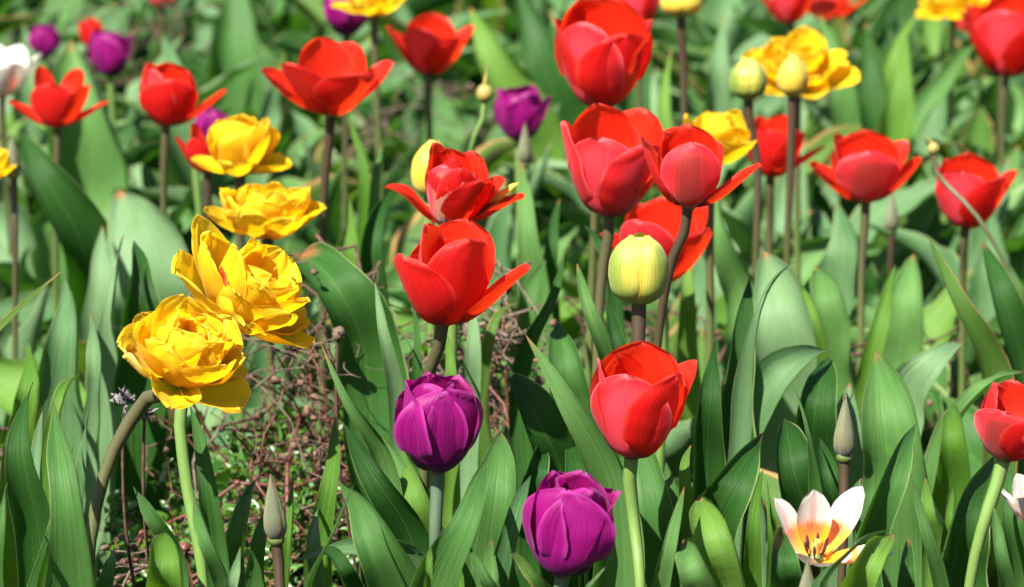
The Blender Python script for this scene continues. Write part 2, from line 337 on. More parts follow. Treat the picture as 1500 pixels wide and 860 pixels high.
# ------------------------------------------------------------------ petals
def petal_arrays(az, op, tip, L, W, r0=.003, a0=88, cup=.95, ruffle=0.0, seed=0, ns=22, nu=13, point=0.22, notch=0.03, lean=0.0, wrinkle=0.0, shape=None):
    s = 1-(1-np.linspace(0, 1, ns))**1.35
    al = np.interp(s, [0, .10, .28, .62, 1.0], [a0, op+.74*(a0-op), op+12, op, op+tip])
    al = np.convolve(np.r_[al[0], al, al[-1]], [.25, .5, .25], 'valid'); al = np.radians(al)
    ds = np.diff(s, prepend=0)*L
    rho = r0+np.cumsum(np.sin(al)*ds); z = np.cumsum(np.cos(al)*ds)
    if shape is None:
        base = np.interp(s, [0, .12, .3, .5, .68, .82, .93, 1], [.36, .62, .90, 1.0, .95, .78, .50, .0])
    else: base = np.interp(s, [0, .12, .3, .5, .68, .82, .93, 1], shape)
    rnd = np.sqrt(np.clip(1-((s-.55)/.452)**2, 0, 1)); hv = np.where(s > .55, (1-point)*np.minimum(1, rnd)+point*base, base)
    hv = np.maximum(hv, 0.0)
    u = np.linspace(-1, 1, nu); hw = W*hv
    TH = cup*np.interp(s, [0, .3, .7, 1], [1.35, 1.1, .85, .6])
    Rc = np.maximum(W*np.maximum(hv, .25)/TH, 1e-4)
    th = u[None]*(hw/Rc)[:, None]
    lat = Rc[:, None]*np.sin(th); inn = Rc[:, None]*(1-np.cos(th))
    R_ = np.random.RandomState(seed)
    # midrib crease, edge ruffles, wrinkles
    nrmoff = -.02*W*np.exp(-(u[None]/.09)**2)*np.minimum(1, 3*s)[:, None]
    nrmoff = nrmoff+W*.05*bumps(s*1.2, seed+31)[:, None]*u[None]+W*.03*bumps(u*.5, seed+32)[None]*s[:, None]
    if ruffle:
        e = np.abs(u[None])**2*s[:, None]**.7+np.clip((s[:, None]-.75)/.25, 0, 1)**1.5
        ph = np.arctan2(u[None]*1.0, (1.02-s[:, None])*1.6)
        nrmoff = nrmoff+ruffle*W*e*.42*bumps(ph*1.7, seed+11, 3)
    if wrinkle:
        nrmoff = nrmoff+wrinkle*W*.10*np.sin(u[None]*R_.uniform(7, 11)+R_.uniform(0, 6)+1.2*s[:, None])*s[:, None]+wrinkle*W*.07*bumps(u[None]*1.4+s[:, None]*1.2, seed+12, 2)*s[:, None]
    # tip notch / tiny point
    tipk = np.clip((s-.8)/.2, 0, 1)**2
    back = -L*notch*tipk[:, None]*np.exp(-(u[None]/.22)**2)
    ragged = (L*.030*ruffle)*tipk[:, None]*bumps(u*3.3, seed+13, 4)[None]
    along = back+ragged
    er, ez = np.sin(al), np.cos(al)                # tangent in (rho,z)
    nr, nz = -np.cos(al), np.sin(al)               # towards the axis / up
    RHO = rho[:, None]+er[:, None]*along+nr[:, None]*(inn+nrmoff)
    Z = z[:, None]+ez[:, None]*along+nz[:, None]*(inn+nrmoff)
    LAT = lat+lean*W*s[:, None]**2
    a = np.radians(az); er3 = np.array([np.cos(a), np.sin(a), 0]); et = np.array([-np.sin(a), np.cos(a), 0])
    V = RHO[..., None]*er3+LAT[..., None]*et+Z[..., None]*np.array([0, 0, 1.])
    UV = np.stack([np.broadcast_to((u+1)/2, (ns, nu)), np.broadcast_to(s[:, None], (ns, nu))], -1)
    return V.reshape(-1, 3), grid_faces(ns, nu), UV.reshape(-1, 2)
def bud_petal(az, H, Rm, half=68, prof=None, seed=0, lift=0.0, ns=30, nu=17, notch=0):
    s = np.linspace(0, 1, ns)
    pr = prof or ([0, .06, .2, .42, .65, .85, .95, 1], [.30, .62, .90, 1.0, .93, .62, .34, .10])
    rr = np.interp(s, pr[0], pr[1]); 
    for _ in range(5): rr = np.convolve(np.r_[2*rr[0]-rr[1], rr, rr[-1]], [.25, .5, .25], 'valid')
    rr = rr*Rm
    u = np.linspace(-1, 1, nu); hv = np.interp(s, [0, .2, .6, .9, 1], [.8, 1, 1, .8, .35])
    phi = np.radians(az)+np.radians(half)*u[None]*hv[:, None]
    RR = rr[:, None]*(1.0+lift+.09*np.cos(u[None]*np.pi/2)-.12*np.abs(u[None])**4)+Rm*.02*bumps(s*2, seed)[:, None]*u[None]
    V = np.stack([RR*np.cos(phi), RR*np.sin(phi), np.broadcast_to((s*H)[:, None], RR.shape)], -1)
    UV = np.stack([np.broadcast_to((u+1)/2, (ns, nu)), np.broadcast_to(s[:, None], (ns, nu))], -1)
    return V.reshape(-1, 3), grid_faces(ns, nu), UV.reshape(-1, 2)

def axis_frame(tilt, lean, spin=0):
    """tilt: degrees towards the right of the picture; lean: degrees towards the viewer"""
    z = nrm([math.tan(R(tilt)) if abs(tilt) < 89 else 50, -math.tan(R(lean)), 1.0])
    x = nrm(np.array([1., 0, 0])-z*z[0]); y = np.cross(z, x)
    c, s_ = math.cos(R(spin)), math.sin(R(spin))
    return np.stack([x*c+y*s_, -x*s_+y*c, z], 1)
seedc = [100]
def ns_():
    seedc[0] += 17; return seedc[0]

BLOOMS = []      # (px x, px y, short description) used to word the labels of the leafy clumps
GROUND = lambda x, y: .006*math.sin(x*7)+.008*math.sin(y*5+1)

def plant(name, label, cat, joint, d, group=None, foot=None, stem='olive', sr=.0034, mids=(), short=None, leaves=(), autoleaf=2, tilt=0, lean=0, foot_d=0.0):
    """an Empty at the foot of the stem with its stem; joint: pixel where the bloom sits on the stem, d: distance"""
    J = at(joint[0], joint[1], d)
    ax = axis_frame(tilt, lean)[:, 2]
    ms = [at(mx, my, d+md) for mx, my, md in mids]
    low = ms[-1] if ms else J
    if foot is None: fx = low[0]+rng.uniform(-.012, .012); fy = low[1]+rng.uniform(-.01, .03)+foot_d
    else: fx, fy = foot
    B = np.array([fx, fy, GROUND(fx, fy)-.004])
    e = thing(name, label, cat, B, group)
    pts = [B]+ms[::-1]
    if not ms: pts.append(B*.45+np.array([J[0], J[1], J[2]])*.55-ax*0.0+np.array([rng.uniform(-.004, .004), 0, 0]))
    pts += [J-ax*.012, J+ax*.001]
    V, f, U = tube_arrays([p-B for p in pts], [sr*1.2, sr*1.02, sr*.93, sr*.90, sr*.92, sr*1.22], 10, 26)
    link('stem', rawmesh('stem', V, f, U[:, ::1], STEM[stem]), e)
    # leaves of its own, low round the stem
    for k in range(autoleaf):
        a = rng.uniform(0, 6.28); Ln = rng.uniform(.15, .21); sp = rng.uniform(.25, .6)
        dirv = np.array([math.cos(a), math.sin(a), 0])
        pts = [np.zeros(3)+dirv*.004, dirv*Ln*sp*.35+np.array([0, 0, Ln*.38]), dirv*Ln*sp*.75+np.array([0, 0, Ln*.72]), dirv*Ln*sp*1.35+np.array([0, 0, Ln*.95])]
        V, f, U = leaf_arrays(pts, rng.uniform(.014, .024), -dirv+np.array([0, 0, .6]), rng.uniform(-15, 15), rng.uniform(-25, 25), seed=ns_(), ns=22, nu=7)
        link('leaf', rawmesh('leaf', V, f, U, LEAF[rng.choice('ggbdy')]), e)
    BLOOMS.append((joint[0], joint[1]-40, d, short or label))
    return e, B, J

def put_flower(e, B, J, frame, petals, centre=True, ck=1.0):
    """petals: list of (arrays, material)"""
    loc = J-B; cf = frame*ck
    V, f, U = ellipsoid((0, 0, .001), (.0052, .0042), nr=7, nc=10)
    rec = link('flower_head', rawmesh('flower_head', V @ frame.T+loc, f, U, STEM['olive']), e)
    if centre:
        V, f, U = tube_arrays([(0, 0, .002), (0, 0, .012), (0, 0, .020)], [.0032, .0030, .0036], 8, 8)
        link('pistil', rawmesh('pistil', V @ cf.T+loc, f, U, M_PISTIL), rec)
        for k in range(6):
            a = k*math.pi/3+.3; q = np.array([math.cos(a), math.sin(a), 0])
            V, f, U = merge([tube_arrays([q*.003+[0, 0, .002], q*.007+[0, 0, .010]], [.0009, .0007], 5, 4), ellipsoid(q*.0085+[0, 0, .0155], (.0015, .0065), q*.25+np.array([0, 0, 1.]), 6, 6)])
            link('stamen', rawmesh('stamen', V @ cf.T+loc, f, U, M_ANTHER), rec)
    for (V, f, U), m in petals:
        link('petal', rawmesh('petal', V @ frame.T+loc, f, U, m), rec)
    return rec

def red_tulip(label, short, joint, d, hpx, petals, tilt=0, lean=0, mats=None, group='single red tulips', stem='olive', mids=(), autoleaf=2, spin=0, W=.42, name='tulip', centre=True, cat='tulip', foot=None, ruffle=.09, sr=.0034, cup=.95, **kw):
    e, B, J = plant(name, label, cat, joint, d, group, stem=stem, mids=mids, short=short, autoleaf=autoleaf, tilt=tilt, lean=lean, foot=foot, sr=sr)
    Lb = hpx*0.99*d/F; fr = axis_frame(tilt, lean, spin); ps = []
    for p in petals:
        az, op, tip, lk, wk, lay, mt = (list(p)+[None]*7)[:7]
        opt = p[7] if len(p) > 7 else {}
        tip = tip*1.25 if op < 25 else tip; op = 25+(op-25)*.78 if op > 25 else op-2; lk = lk*.93 if op > 33 else lk
        args = dict(r0=.0042 if lay else .0018, ruffle=ruffle, seed=ns_(), a0=92 if lay else 80, cup=cup); args.update(kw); args.update(opt)
        ps.append((petal_arrays(az, op, tip, Lb*lk, Lb*W*wk, **args), PET[mt or 'red']))
    put_flower(e, B, J, fr, ps, centre)
    return e

def double_tulip(label, short, joint, d, rpx, tilt, lean, layers, mat='yellow', group='double yellow tulips', stem='olive', mids=(), autoleaf=2, extra=(), foot=None, seed=0, name='tulip', centre=True, rf=1.0, sr=.0038):
    """layers: (count, open, tip, length factor, width factor, r0)"""
    e, B, J = plant(name, label, 'tulip', joint, d, group, stem=stem, mids=mids, short=short, autoleaf=autoleaf, tilt=tilt, lean=lean, foot=foot, sr=sr)
    fr = axis_frame(tilt, lean); Lb = rpx*d/F; rr = random.Random(seed+5); ps = []
    for li, (n, op, tip, lk, wk, r0) in enumerate(layers):
        a0 = rr.uniform(0, 360)
        for k in range(n):
            az = a0+360*k/n+rr.uniform(-12, 12)
            ps.append((petal_arrays(az, op+rr.uniform(-11, 11), tip+rr.uniform(-22, 16), Lb*lk*rr.uniform(.88, 1.1), Lb*.40*wk*rr.uniform(.82, 1.18), r0=r0, a0=min(95, op+45) if op > 25 else 60,
                       cup=rr.uniform(.75, 1.15), ruffle=rf*rr.uniform(.06, .17), wrinkle=rf*rr.uniform(.15, .4), seed=ns_(), ns=24, nu=17, notch=rr.uniform(0, .10), lean=rr.uniform(-.25, .25)), PET[mat]))
    for (az, op, tip, lk, wk, r0, mt) in extra:
        ps.append((petal_arrays(az, op, tip, Lb*lk, Lb*.40*wk, r0=r0, a0=88, ruffle=.3, wrinkle=.5, seed=ns_(), ns=24, nu=15, notch=.03), PET[mt or mat]))
    put_flower(e, B, J, fr, ps, centre)
    return e

def bud_tulip(label, short, joint, d, H, W_, mat, tilt=0, lean=0, azs=(-150, -30, 90), half=72, prof=None, group='unopened tulip buds', stem='olive', mids=(), autoleaf=2, name='tulip', cat='tulip bud', inner=True, sr=.0036, foot=None, imat=None):
    e, B, J = plant(name, label, cat, joint, d, group, stem=stem, mids=mids, short=short, autoleaf=autoleaf, tilt=tilt, lean=lean, sr=sr, foot=foot)
    h, r = H*d/F, W_*.5*d/F/1.04; fr = axis_frame(tilt, lean); ps = []
    for i, a in enumerate(azs): ps.append((bud_petal(a, h, r, half, prof, ns_(), lift=(.045, 0, .02)[i]), PET[mat]))
    if inner:
        for i, a in enumerate(azs): ps.append((bud_petal(a+60, h*.985, r, 66, prof, ns_(), lift=-.10), PET[imat or mat]))
    put_flower(e, B, J, fr, ps, False)
    return e

# ================================================================== THE BED
# ground, one sheet out to the horizon
n = 160
ys = np.r_[np.linspace(-1.5, 12, n-12), np.linspace(13, 90, 12)]; xs = np.r_[np.linspace(-60, -4.5, 10), np.linspace(-4, 4, n-20), np.linspace(4.5, 60, 10)]
X, Y = np.meshgrid(xs, ys)
Z = .006*np.sin(X*7)+.008*np.sin(Y*5+1)
o = link('ground', rawmesh('ground', np.stack([X, Y, Z], -1).reshape(-1, 3), grid_faces(n, n), None, ground_mat())); tag(o, kind='structure')

# ---------------- red tulips: petals are (azimuth, open, tip, length, width, outer?, colour)
red_tulip('red cup tulip with a rosy front petal and long bare stem, lowest of the reds', 'the lowest red tulip', (925, 668), 1.95, 165, [
    (-112, 9, -16, .94, 1.05, 1, 'pink'), (-40, 13, -10, 1.0, 1.05, 1, 'red'), (178, 8, 4, 1.0, .62, 1, 'pink'),
    (84, 8, -10, 1.10, 1.18, 0, 'red'), (22, 22, 4, 1.06, .72, 0, 'red'), (135, 8, -10, .98, 1.0, 0, 'red')], tilt=5, lean=3, mids=((928, 760, .01), (938, 862, .0)), autoleaf=1, stem='green')
red_tulip('open red tulip with one petal reaching out sideways, above the purple one', 'the open red tulip above the purple one', (648, 474), 2.06, 150, [
    (-140, 24, -4, .92, 1.12, 1, 'red'), (-62, 12, -8, 1.12, 1.08, 1, 'red'), (-8, 42, 6, 1.12, .70, 1, 'red'),
    (160, 4, -8, 1.08, .95, 0, 'pink'), (62, 15, -8, 1.12, 1.2, 0, 'red'), (112, 12, -6, .9, 1.0, 0, 'red')], tilt=4, lean=4, mids=((636, 520, .01), (628, 560, .02)), autoleaf=2)
red_tulip('large red tulip with a rosy folded front petal, touching a pointed red one', 'the large red tulip in the centre', (893, 316), 2.36, 158, [
    (-112, 14, -18, .94, 1.02, 1, 'pink'), (-48, 22, -10, .93, 1.0, 1, 'pink'), (176, 17, -4, 1.04, .85, 1, 'pink'),
    (120, 8, -8, 1.12, 1.12, 0, 'red'), (55, 20, -8, 1.12, 1.05, 0, 'red'), (10, 30, -12, 1.08, .95, 0, 'red')], tilt=2, lean=3, mids=((882, 400, .01), (873, 560, .02)), autoleaf=2)
red_tulip('pointed red tulip with a dark striped front petal and a dark slanting stem', 'the striped pointed red tulip', (1008, 303), 2.25, 116, [
    (-92, 4, -22, 1.0, 1.05, 1, 'dark'), (-8, 48, 2, 1.12, .62, 1, 'red'), (172, 26, -14, 1.1, .85, 1, 'red'),
    (95, 5, -14, 1.12, 1.15, 0, 'red'), (40, 18, -8, .95, .9, 0, 'red'), (140, 14, -10, 1.04, 1.0, 0, 'red')], tilt=3, lean=2, stem='brown', sr=.0030, mids=((985, 380, .01), (962, 520, .03)), autoleaf=2)
red_tulip('red tulip half hidden behind the big green and yellow bud', 'the red tulip behind the fat bud', (968, 412), 2.62, 120, [
    (-120, 24, -12, 1.1, 1.1, 1, 'pink'), (-45, 34, -12, 1.06, 1.05, 1, 'red'), (175, 46, -6, 1.0, .9, 1, 'red'),
    (80, 12, -10, 1.1, 1.2, 0, 'red'), (20, 26, -12, 1.12, .95, 0, 'red'), (130, 20, -10, 1.05, 1.0, 0, 'red')], tilt=0, lean=4, stem='green', mids=((972, 480, .02),), sr=.0042)
red_tulip('tall red tulip, the biggest bloom near the top, over the large central red one', 'the tall big red tulip', (880, 158), 2.66, 156, [
    (-125, 12, -16, 1.0, 1.0, 1, 'pink'), (-58, 18, -14, .92, 1.1, 1, 'red'), (176, 16, -4, 1.0, .75, 1, 'red'),
    (80, 5, -12, 1.14, 1.28, 0, 'red'), (8, 22, -10, 1.0, .95, 0, 'red'), (130, 10, -10, 1.12, 1.05, 0, 'red')], tilt=1, lean=3, mids=((872, 300, .02),))
red_tulip('wide open red tulip on a brownish stem beside a bright upright leaf', 'the wide open red tulip', (484, 168), 2.82, 118, [
    (-140, 34, -4, 1.02, 1.1, 1, 'red'), (-58, 40, -14, 1.0, 1.2, 1, 'red'), (176, 58, -10, 1.08, .95, 1, 'red'),
    (115, 14, -6, 1.04, 1.05, 0, 'red'), (62, 22, -10, 1.02, 1.0, 0, 'red'), (8, 50, -20, 1.12, .95, 0, 'pink')], tilt=2, lean=4, mids=((474, 300, .02),), stem='brown')
red_tulip('small spread red tulip with narrow petals, standing over a broad pale leaf', 'the narrow petalled red tulip', (84, 186), 3.2, 84, [
    (-100, 14, -16, .98, 1.15, 1, 'red'), (-30, 28, -8, 1.08, .85, 1, 'red'), (174, 62, -4, 1.0, .62, 1, 'red'),
    (135, 14, 0, 1.18, .62, 0, 'red'), (50, 24, -12, 1.16, .9, 0, 'red'), (6, 68, -6, 1.06, .45, 0, 'red')], tilt=0, lean=3, mids=((82, 300, .02),))
red_tulip('rounded red tulip with one petal dropped aside, above the yellow peony tulip', 'the rounded red tulip', (243, 184), 3.05, 92, [
    (-78, 16, -18, .98, 1.3, 1, 'red'), (160, 10, -16, 1.12, 1.1, 1, 'pink'), (-2, 50, 0, 1.2, .6, 1, 'red'),
    (95, 8, -14, 1.1, 1.25, 0, 'red'), (25, 12, -10, 1.0, 1.05, 0, 'red'), (-140, 12, -18, 1.06, 1.1, 0, 'pink')], tilt=4, lean=2, mids=((240, 290, .02),))
red_tulip('blurred red tulip with frilled petal tips, behind the wide open one', 'the blurred red tulip at the back', (628, 110), 3.7, 90, [
    (-115, 18, -10, 1.0, 1.1, 1, 'pink'), (-45, 30, -8, 1.0, 1.1, 1, 'red'), (175, 34, 0, 1.06, .75, 1, 'red'),
    (90, 8, -10, 1.1, 1.15, 0, 'red'), (15, 34, -8, 1.12, .8, 0, 'pink'), (135, 18, -8, 1.0, .9, 0, 'red')], tilt=4, lean=3, mids=((630, 220, .02),), ruffle=.2)
red_tulip('open red tulip with a dark brown-red front petal on a tall thin stem', 'the dark fronted open red tulip', (1268, 296), 2.95, 106, [
    (-92, 18, -22, .96, 1.22, 1, 'dark'), (176, 52, -6, 1.0, .85, 1, 'red'), (2, 46, -8, 1.04, .8, 1, 'red'),
    (150, 20, -4, 1.08, .85, 0, 'pink'), (88, 10, -14, 1.08, 1.35, 0, 'red'), (28, 30, -4, 1.06, .9, 0, 'pink')], tilt=0, lean=3, mids=((1262, 400, .01), (1260, 540, .02)), foot=None)
red_tulip('red tulip behind the thin seed pod stalk, with a rosy front petal', 'the red tulip behind the pod stalk', (1414, 333), 3.0, 108, [
    (-115, 14, -14, 1.0, 1.15, 1, 'pink'), (-45, 24, -10, 1.0, 1.15, 1, 'red'), (178, 16, -2, 1.06, .75, 1, 'pink'),
    (85, 6, -14, 1.1, 1.2, 0, 'red'), (6, 30, -4, 1.06, .75, 0, 'red'), (135, 18, -4, 1.02, .85, 0, 'red')], tilt=3, lean=3, mids=((1411, 400, .02),))
red_tulip('smaller red tulip with one thin petal flung out, between dark stem and big leaf', 'the smaller red tulip', (1129, 258), 3.1, 90, [
    (-110, 14, -14, 1.0, 1.15, 1, 'red'), (-35, 22, -12, 1.0, 1.1, 1, 'red'), (176, 22, -10, 1.0, .85, 1, 'red'),
    (60, 10, -12, 1.1, 1.05, 0, 'red'), (4, 58, 0, 1.1, .4, 0, 'pink'), (130, 14, -8, 1.06, .9, 0, 'red')], tilt=3, lean=3, mids=((1128, 340, .02),))
red_tulip('red tulip cut by the frame edge, with a dark red lower petal', 'the red tulip at the frame edge', (1470, 672), 1.93, 112, [
    (-120, 22, -18, .86, 1.3, 1, 'dark'), (-50, 24, -12, .92, 1.2, 1, 'red'), (178, 8, -14, 1.12, .85, 1, 'red'),
    (95, 12, -16, 1.12, 1.15, 0, 'pink'), (20, 30, -8, 1.08, 1.05, 0, 'red'), (140, 14, -14, 1.05, 1.0, 0, 'pink')], tilt=12, lean=0, stem='green', mids=((1448, 745, .0), (1420, 862, .01)), autoleaf=1)
red_tulip('red tulip rising in the top corner, the nearer of two behind the long leaf', 'the nearer corner red tulip', (1474, 112), 3.75, 120, [
    (-110, 12, -10, 1.0, 1.15, 1, 'pink'), (-40, 22, -10, 1.0, 1.15, 1, 'red'), (176, 30, -6, 1.0, .9, 1, 'red'),
    (85, 10, -10, 1.1, 1.2, 0, 'red'), (15, 30, -8, 1.1, .95, 0, 'pink'), (135, 34, -8, 1.05, 1.0, 0, 'red')], tilt=4, lean=3, mids=((1468, 200, .02),))
red_tulip('wide red tulip at the very corner, petals hanging below the nearer one', 'the farther corner red tulip', (1468, 62), 4.2, 84, [
    (-150, 52, 4, 1.0, .9, 1, 'pink'), (-60, 40, 0, 1.0, 1.1, 1, 'red'), (172, 60, 0, 1.0, .9, 1, 'red'),
    (85, 20, -10, 1.1, 1.2, 0, 'red'), (15, 50, -8, 1.1, .95, 0, 'red'), (125, 34, -8, 1.05, 1.0, 0, 'red')], tilt=-8, lean=6, mids=((1466, 180, .02),), W=.5)
red_tulip('rosy red tulip cut by the top edge, behind the tall big red bloom', 'the rosy tulip at the top edge', (936, 38), 3.6, 76, [
    (-100, 8, -16, 1.0, 1.1, 1, 'pink'), (-20, 12, -14, 1.0, 1.0, 1, 'red'), (160, 12, -12, 1.0, .95, 1, 'pink'),
    (85, 6, -10, 1.1, 1.1, 0, 'red'), (30, 10, -8, 1.0, .95, 0, 'red')], tilt=0, lean=2)
red_tulip('red tulip peeping out behind the yellow peony tulip, mostly hidden', 'the hidden red tulip', (304, 252), 3.0, 66, [
    (178, 28, -2, 1.05, .75, 1, 'red'), (-110, 16, -10, 1.0, 1.1, 1, 'red'), (-30, 16, -8, .9, 1.0, 1, 'red'), (90, 8, -10, .8, 1.1, 0, 'red'), (145, 10, -6, 1.2, .7, 0, 'red')], tilt=0, lean=2, stem='brown')
red_tulip('far red tulip at the top edge above the open yellow one', 'the far red tulip over the yellow one', (1158, 34), 4.2, 62, [
    (-110, 16, -10, 1.0, 1.1, 1, 'pink'), (-40, 26, -8, 1.0, 1.0, 1, 'red'), (175, 34, -4, 1.0, .8, 1, 'red'), (88, 10, -10, 1.1, 1.1, 0, 'red'), (14, 30, -6, 1.1, .8, 0, 'red')], tilt=-4, lean=3)
red_tulip('far red tulip with loose petals at the top edge, over the tall blades', 'the loose far red tulip', (1212, 28), 4.4, 60, [
    (-110, 40, -6, 1.0, 1.1, 1, 'pink'), (-20, 62, 4, 1.2, .6, 1, 'red'), (175, 48, -4, 1.0, .8, 1, 'red'), (88, 16, -10, 1.1, 1.1, 0, 'red'), (20, 50, 0, 1.1, .7, 0, 'red')], tilt=-4, lean=3)
red_tulip('tiny far orange-red tulip between the two purple ones', 'the tiny far red tulip', (133, 68), 4.6, 42, [
    (-110, 6, -10, 1.0, 1.0, 1, 'red'), (-20, 10, -8, 1.0, 1.0, 1, 'red'), (150, 10, -8, 1.0, .9, 1, 'red'), (88, 5, -10, 1.1, 1.0, 0, 'red')], tilt=0, lean=2)
red_tulip('faint far red tulip at the top edge above the rounded red bloom', 'the faint far red tulip', (236, 12), 4.9, 44, [
    (-110, 16, -10, 1.0, 1.0, 1, 'pink'), (-20, 20, -8, 1.0, 1.0, 1, 'red'), (150, 20, -8, 1.0, .9, 1, 'red'), (88, 5, -10, 1.1, 1.0, 0, 'red')], tilt=0, lean=2)
# the double red one: many petals
red_tulip('double red tulip with greenish striped front petal, right above the open red one', 'the double red tulip', (660, 330), 2.30, 106, [
    (-118, 4, -16, 1.02, .86, 1, 'green'), (-50, 26, -10, 1.0, 1.1, 1, 'red'), (182, 46, 42, 1.10, .62, 1, 'red'), (-4, 60, 10, 1.15, .7, 1, 'red'),
    (-72, 12, -10, 1.0, .8, 0, 'red'), (-26, 34, -8, 1.0, .9, 0, 'red'), (18, 46, -12, 1.08, .8, 0, 'red'), (140, 8, -8, 1.24, .8, 0, 'red'),
    (60, 22, -10, 1.15, 1.0, 0, 'red'), (100, 12, -10, 1.15, 1.0, 0, 'red'), (-150, 14, 0, .9, .8, 0, 'red'), (-90, 2, -6, 1.12, .55, 0, 'red'), (10, 52, -6, 1.15, .50, 1, 'bud'), (35, 30, -30, .98, .9, 0, 'red'), (-15, 20, -30, .85, .8, 0, 'red')],
    tilt=3, lean=3, stem='green', mids=((662, 420, .02),), group='', ruffle=.10, wrinkle=.15, sr=.0044)

# ---------------- purple tulips
PUR = dict(group='purple tulips', cat='tulip', centre=True, ruffle=.12)
def purple(label, short, joint, d, hpx_, tilt=0, stem='grey', mids=(), rot=0, closed=0, W=.46, autoleaf=1, az=None):
    P = az or [(-88, 4, -14, 1.0, 1.22, 1), (160, 4, -9, 1.03, 1.15, 1), (30, 4, -9, 1.02, 1.15, 1), (-38, -1, -10, 1.0, 1.0, 0), (-150, -1, -8, 1.0, 1.0, 0), (84, 0, -10, 1.03, 1.1, 0)]
    red_tulip(label, short, joint, d, hpx_*1.13, [(p[0]+rot, p[1]-closed, p[2], p[3], p[4], p[5], 'purple', dict(wrinkle=.06)) for p in P], tilt=tilt, lean=2, stem=stem, mids=mids, W=W, autoleaf=autoleaf, cup=1.05, **PUR)
purple('upright purple tulip with closed petals, directly below the open red tulip', 'the upright purple tulip', (640, 690), 1.95, 134, stem='grey', mids=((638, 760, 0), (637, 862, .01)), rot=22)
purple('lowest purple tulip with frilled tips, leaning a little over a grey-green stem', 'the lowest purple tulip', (824, 843), 1.86, 142, tilt=8, stem='grey', mids=((816, 872, 0),), W=.43, rot=0,
       az=[(-112, 3, -14, 1.0, 1.30, 1), (12, 10, -6, .98, 1.05, 1), (130, 3, -8, 1.03, 1.15, 1), (-50, 2, -9, .99, 1.12, 0), (178, 0, -8, 1.0, 1.0, 0), (70, 1, -8, 1.04, 1.1, 0)])
purple('bright magenta tulip behind a slim pale bud, beyond the big central reds', 'the magenta tulip', (760, 206), 3.4, 76, stem='green', rot=-8,
       az=[(-112, 8, -14, 1.0, 1.1, 1), (-5, 24, -6, 1.0, .9, 1), (120, 8, -12, 1.0, 1.1, 1), (-50, 12, -10, 1.0, 1.0, 0), (178, 14, -8, 1.02, 1.0, 0), (60, 10, -12, 1.04, 1.1, 0)])
purple('purple tulip cut by the top edge, tucked under a yellow double', 'the purple tulip at the top edge', (508, 52), 3.7, 76, stem='brown', rot=30)
purple('blurred dark purple tulip with a parted petal, over the broad pale leaf', 'the dark blurred purple tulip', (162, 112), 4.1, 66, stem='green', rot=-10, az=[(-112, 6, -14, 1.0, 1.1, 1), (-5, 16, -4, 1.0, .7, 1), (120, 8, -12, 1.0, 1.1, 1), (-60, 8, -10, 1.0, 1.0, 0), (178, 10, -8, 1.02, 1.0, 0)])
purple('small blurred purple tulip beside the white and orange bloom', 'the small blurred purple tulip', (66, 84), 4.5, 46, stem='green', rot=10)
purple('purple tulip showing as a sliver behind the yellow peony tulip', 'the hidden purple tulip', (296, 206), 3.5, 48, stem='green', rot=10, tilt=30)

# ---------------- yellow doubles
double_tulip('full yellow double tulip, lowest of the yellows, nodding on a curved olive stem', 'the lowest yellow double', (256, 554), 1.93, 108, 26, 22, [
    (6, 60, 4, 1.0, 1.35, .006), (6, 36, -24, 1.04, 1.45, .006), (5, 20, -34, 1.06, 1.5, .005), (4, 10, -40, 1.0, 1.5, .004), (3, 2, -40, .9, 1.4, .002)],
    mids=((226, 574, .02), (168, 656, .03), (137, 760, .03), (128, 862, .03)), autoleaf=0, seed=3, sr=.0040, extra=[(-150, 62, -26, .95, .9, .006, 'lemon')])
double_tulip('ragged yellow double tulip with a red fleck in its heart, tilted away from its neighbour', 'the ragged yellow double', (330, 460), 2.06, 128, 44, 12, [
    (6, 60, -6, 1.04, 1.2, .006), (6, 44, -16, 1.02, 1.15, .005), (6, 28, -14, 1.0, 1.05, .004), (6, 12, -16, .95, 1.0, .003)],
    stem='green', mids=((282, 530, .03), (264, 600, .03), (272, 700, .03), (300, 862, .03)), autoleaf=0, seed=8, rf=1.15, sr=.0042)
double_tulip('yellow double tulip opened like a bowl, above the ragged one', 'the yellow bowl shaped double', (392, 346), 2.55, 86, 2, 5, [
    (6, 50, -14, 1.10, 1.25, .006), (6, 42, -30, 1.05, 1.25, .006), (6, 26, -24, 1.0, 1.2, .005), (5, 14, -24, .9, 1.0, .003)], mids=((392, 430, .02),), seed=12)
double_tulip('yellow peony tulip with a round closed heart, under the rounded red tulip', 'the yellow peony tulip', (352, 254), 2.8, 84, 2, 6, [
    (5, 58, -4, .80, .95, .006), (5, 10, -34, 1.10, 1.65, .007), (5, 5, -34, 1.04, 1.5, .005), (3, 2, -30, .9, 1.3, .003)], mids=((352, 340, .02),), seed=21, rf=.6, stem='olive')
double_tulip('open yellow double tulip fanned out behind a pale yellow bud', 'the fanned yellow double', (1168, 122), 3.3, 84, 0, 22, [
    (7, 66, -6, .98, 1.15, .006), (6, 44, -10, .98, 1.1, .005), (6, 24, -14, .92, 1.05, .004), (4, 10, -20, .7, 1.0, .003)], seed=33, stem='olive')
double_tulip('half closed yellow double tulip behind the striped pointed red one', 'the half closed yellow double', (1046, 238), 2.75, 84, 12, 6, [
    (3, 34, -14, .95, 1.35, .006), (4, 14, -24, 1.0, 1.3, .005), (3, 6, -24, .9, 1.2, .003)], seed=41, rf=.7)
double_tulip('yellow double tulip cut by the top edge, over the dark purple one', 'the top edge yellow double', (548, 20), 3.6, 58, 0, 6, [
    (6, 60, -8, 1.0, 1.15, .006), (5, 40, -20, .95, 1.1, .005), (4, 20, -20, .85, 1.0, .004)], seed=52, stem='olive', rf=.7)
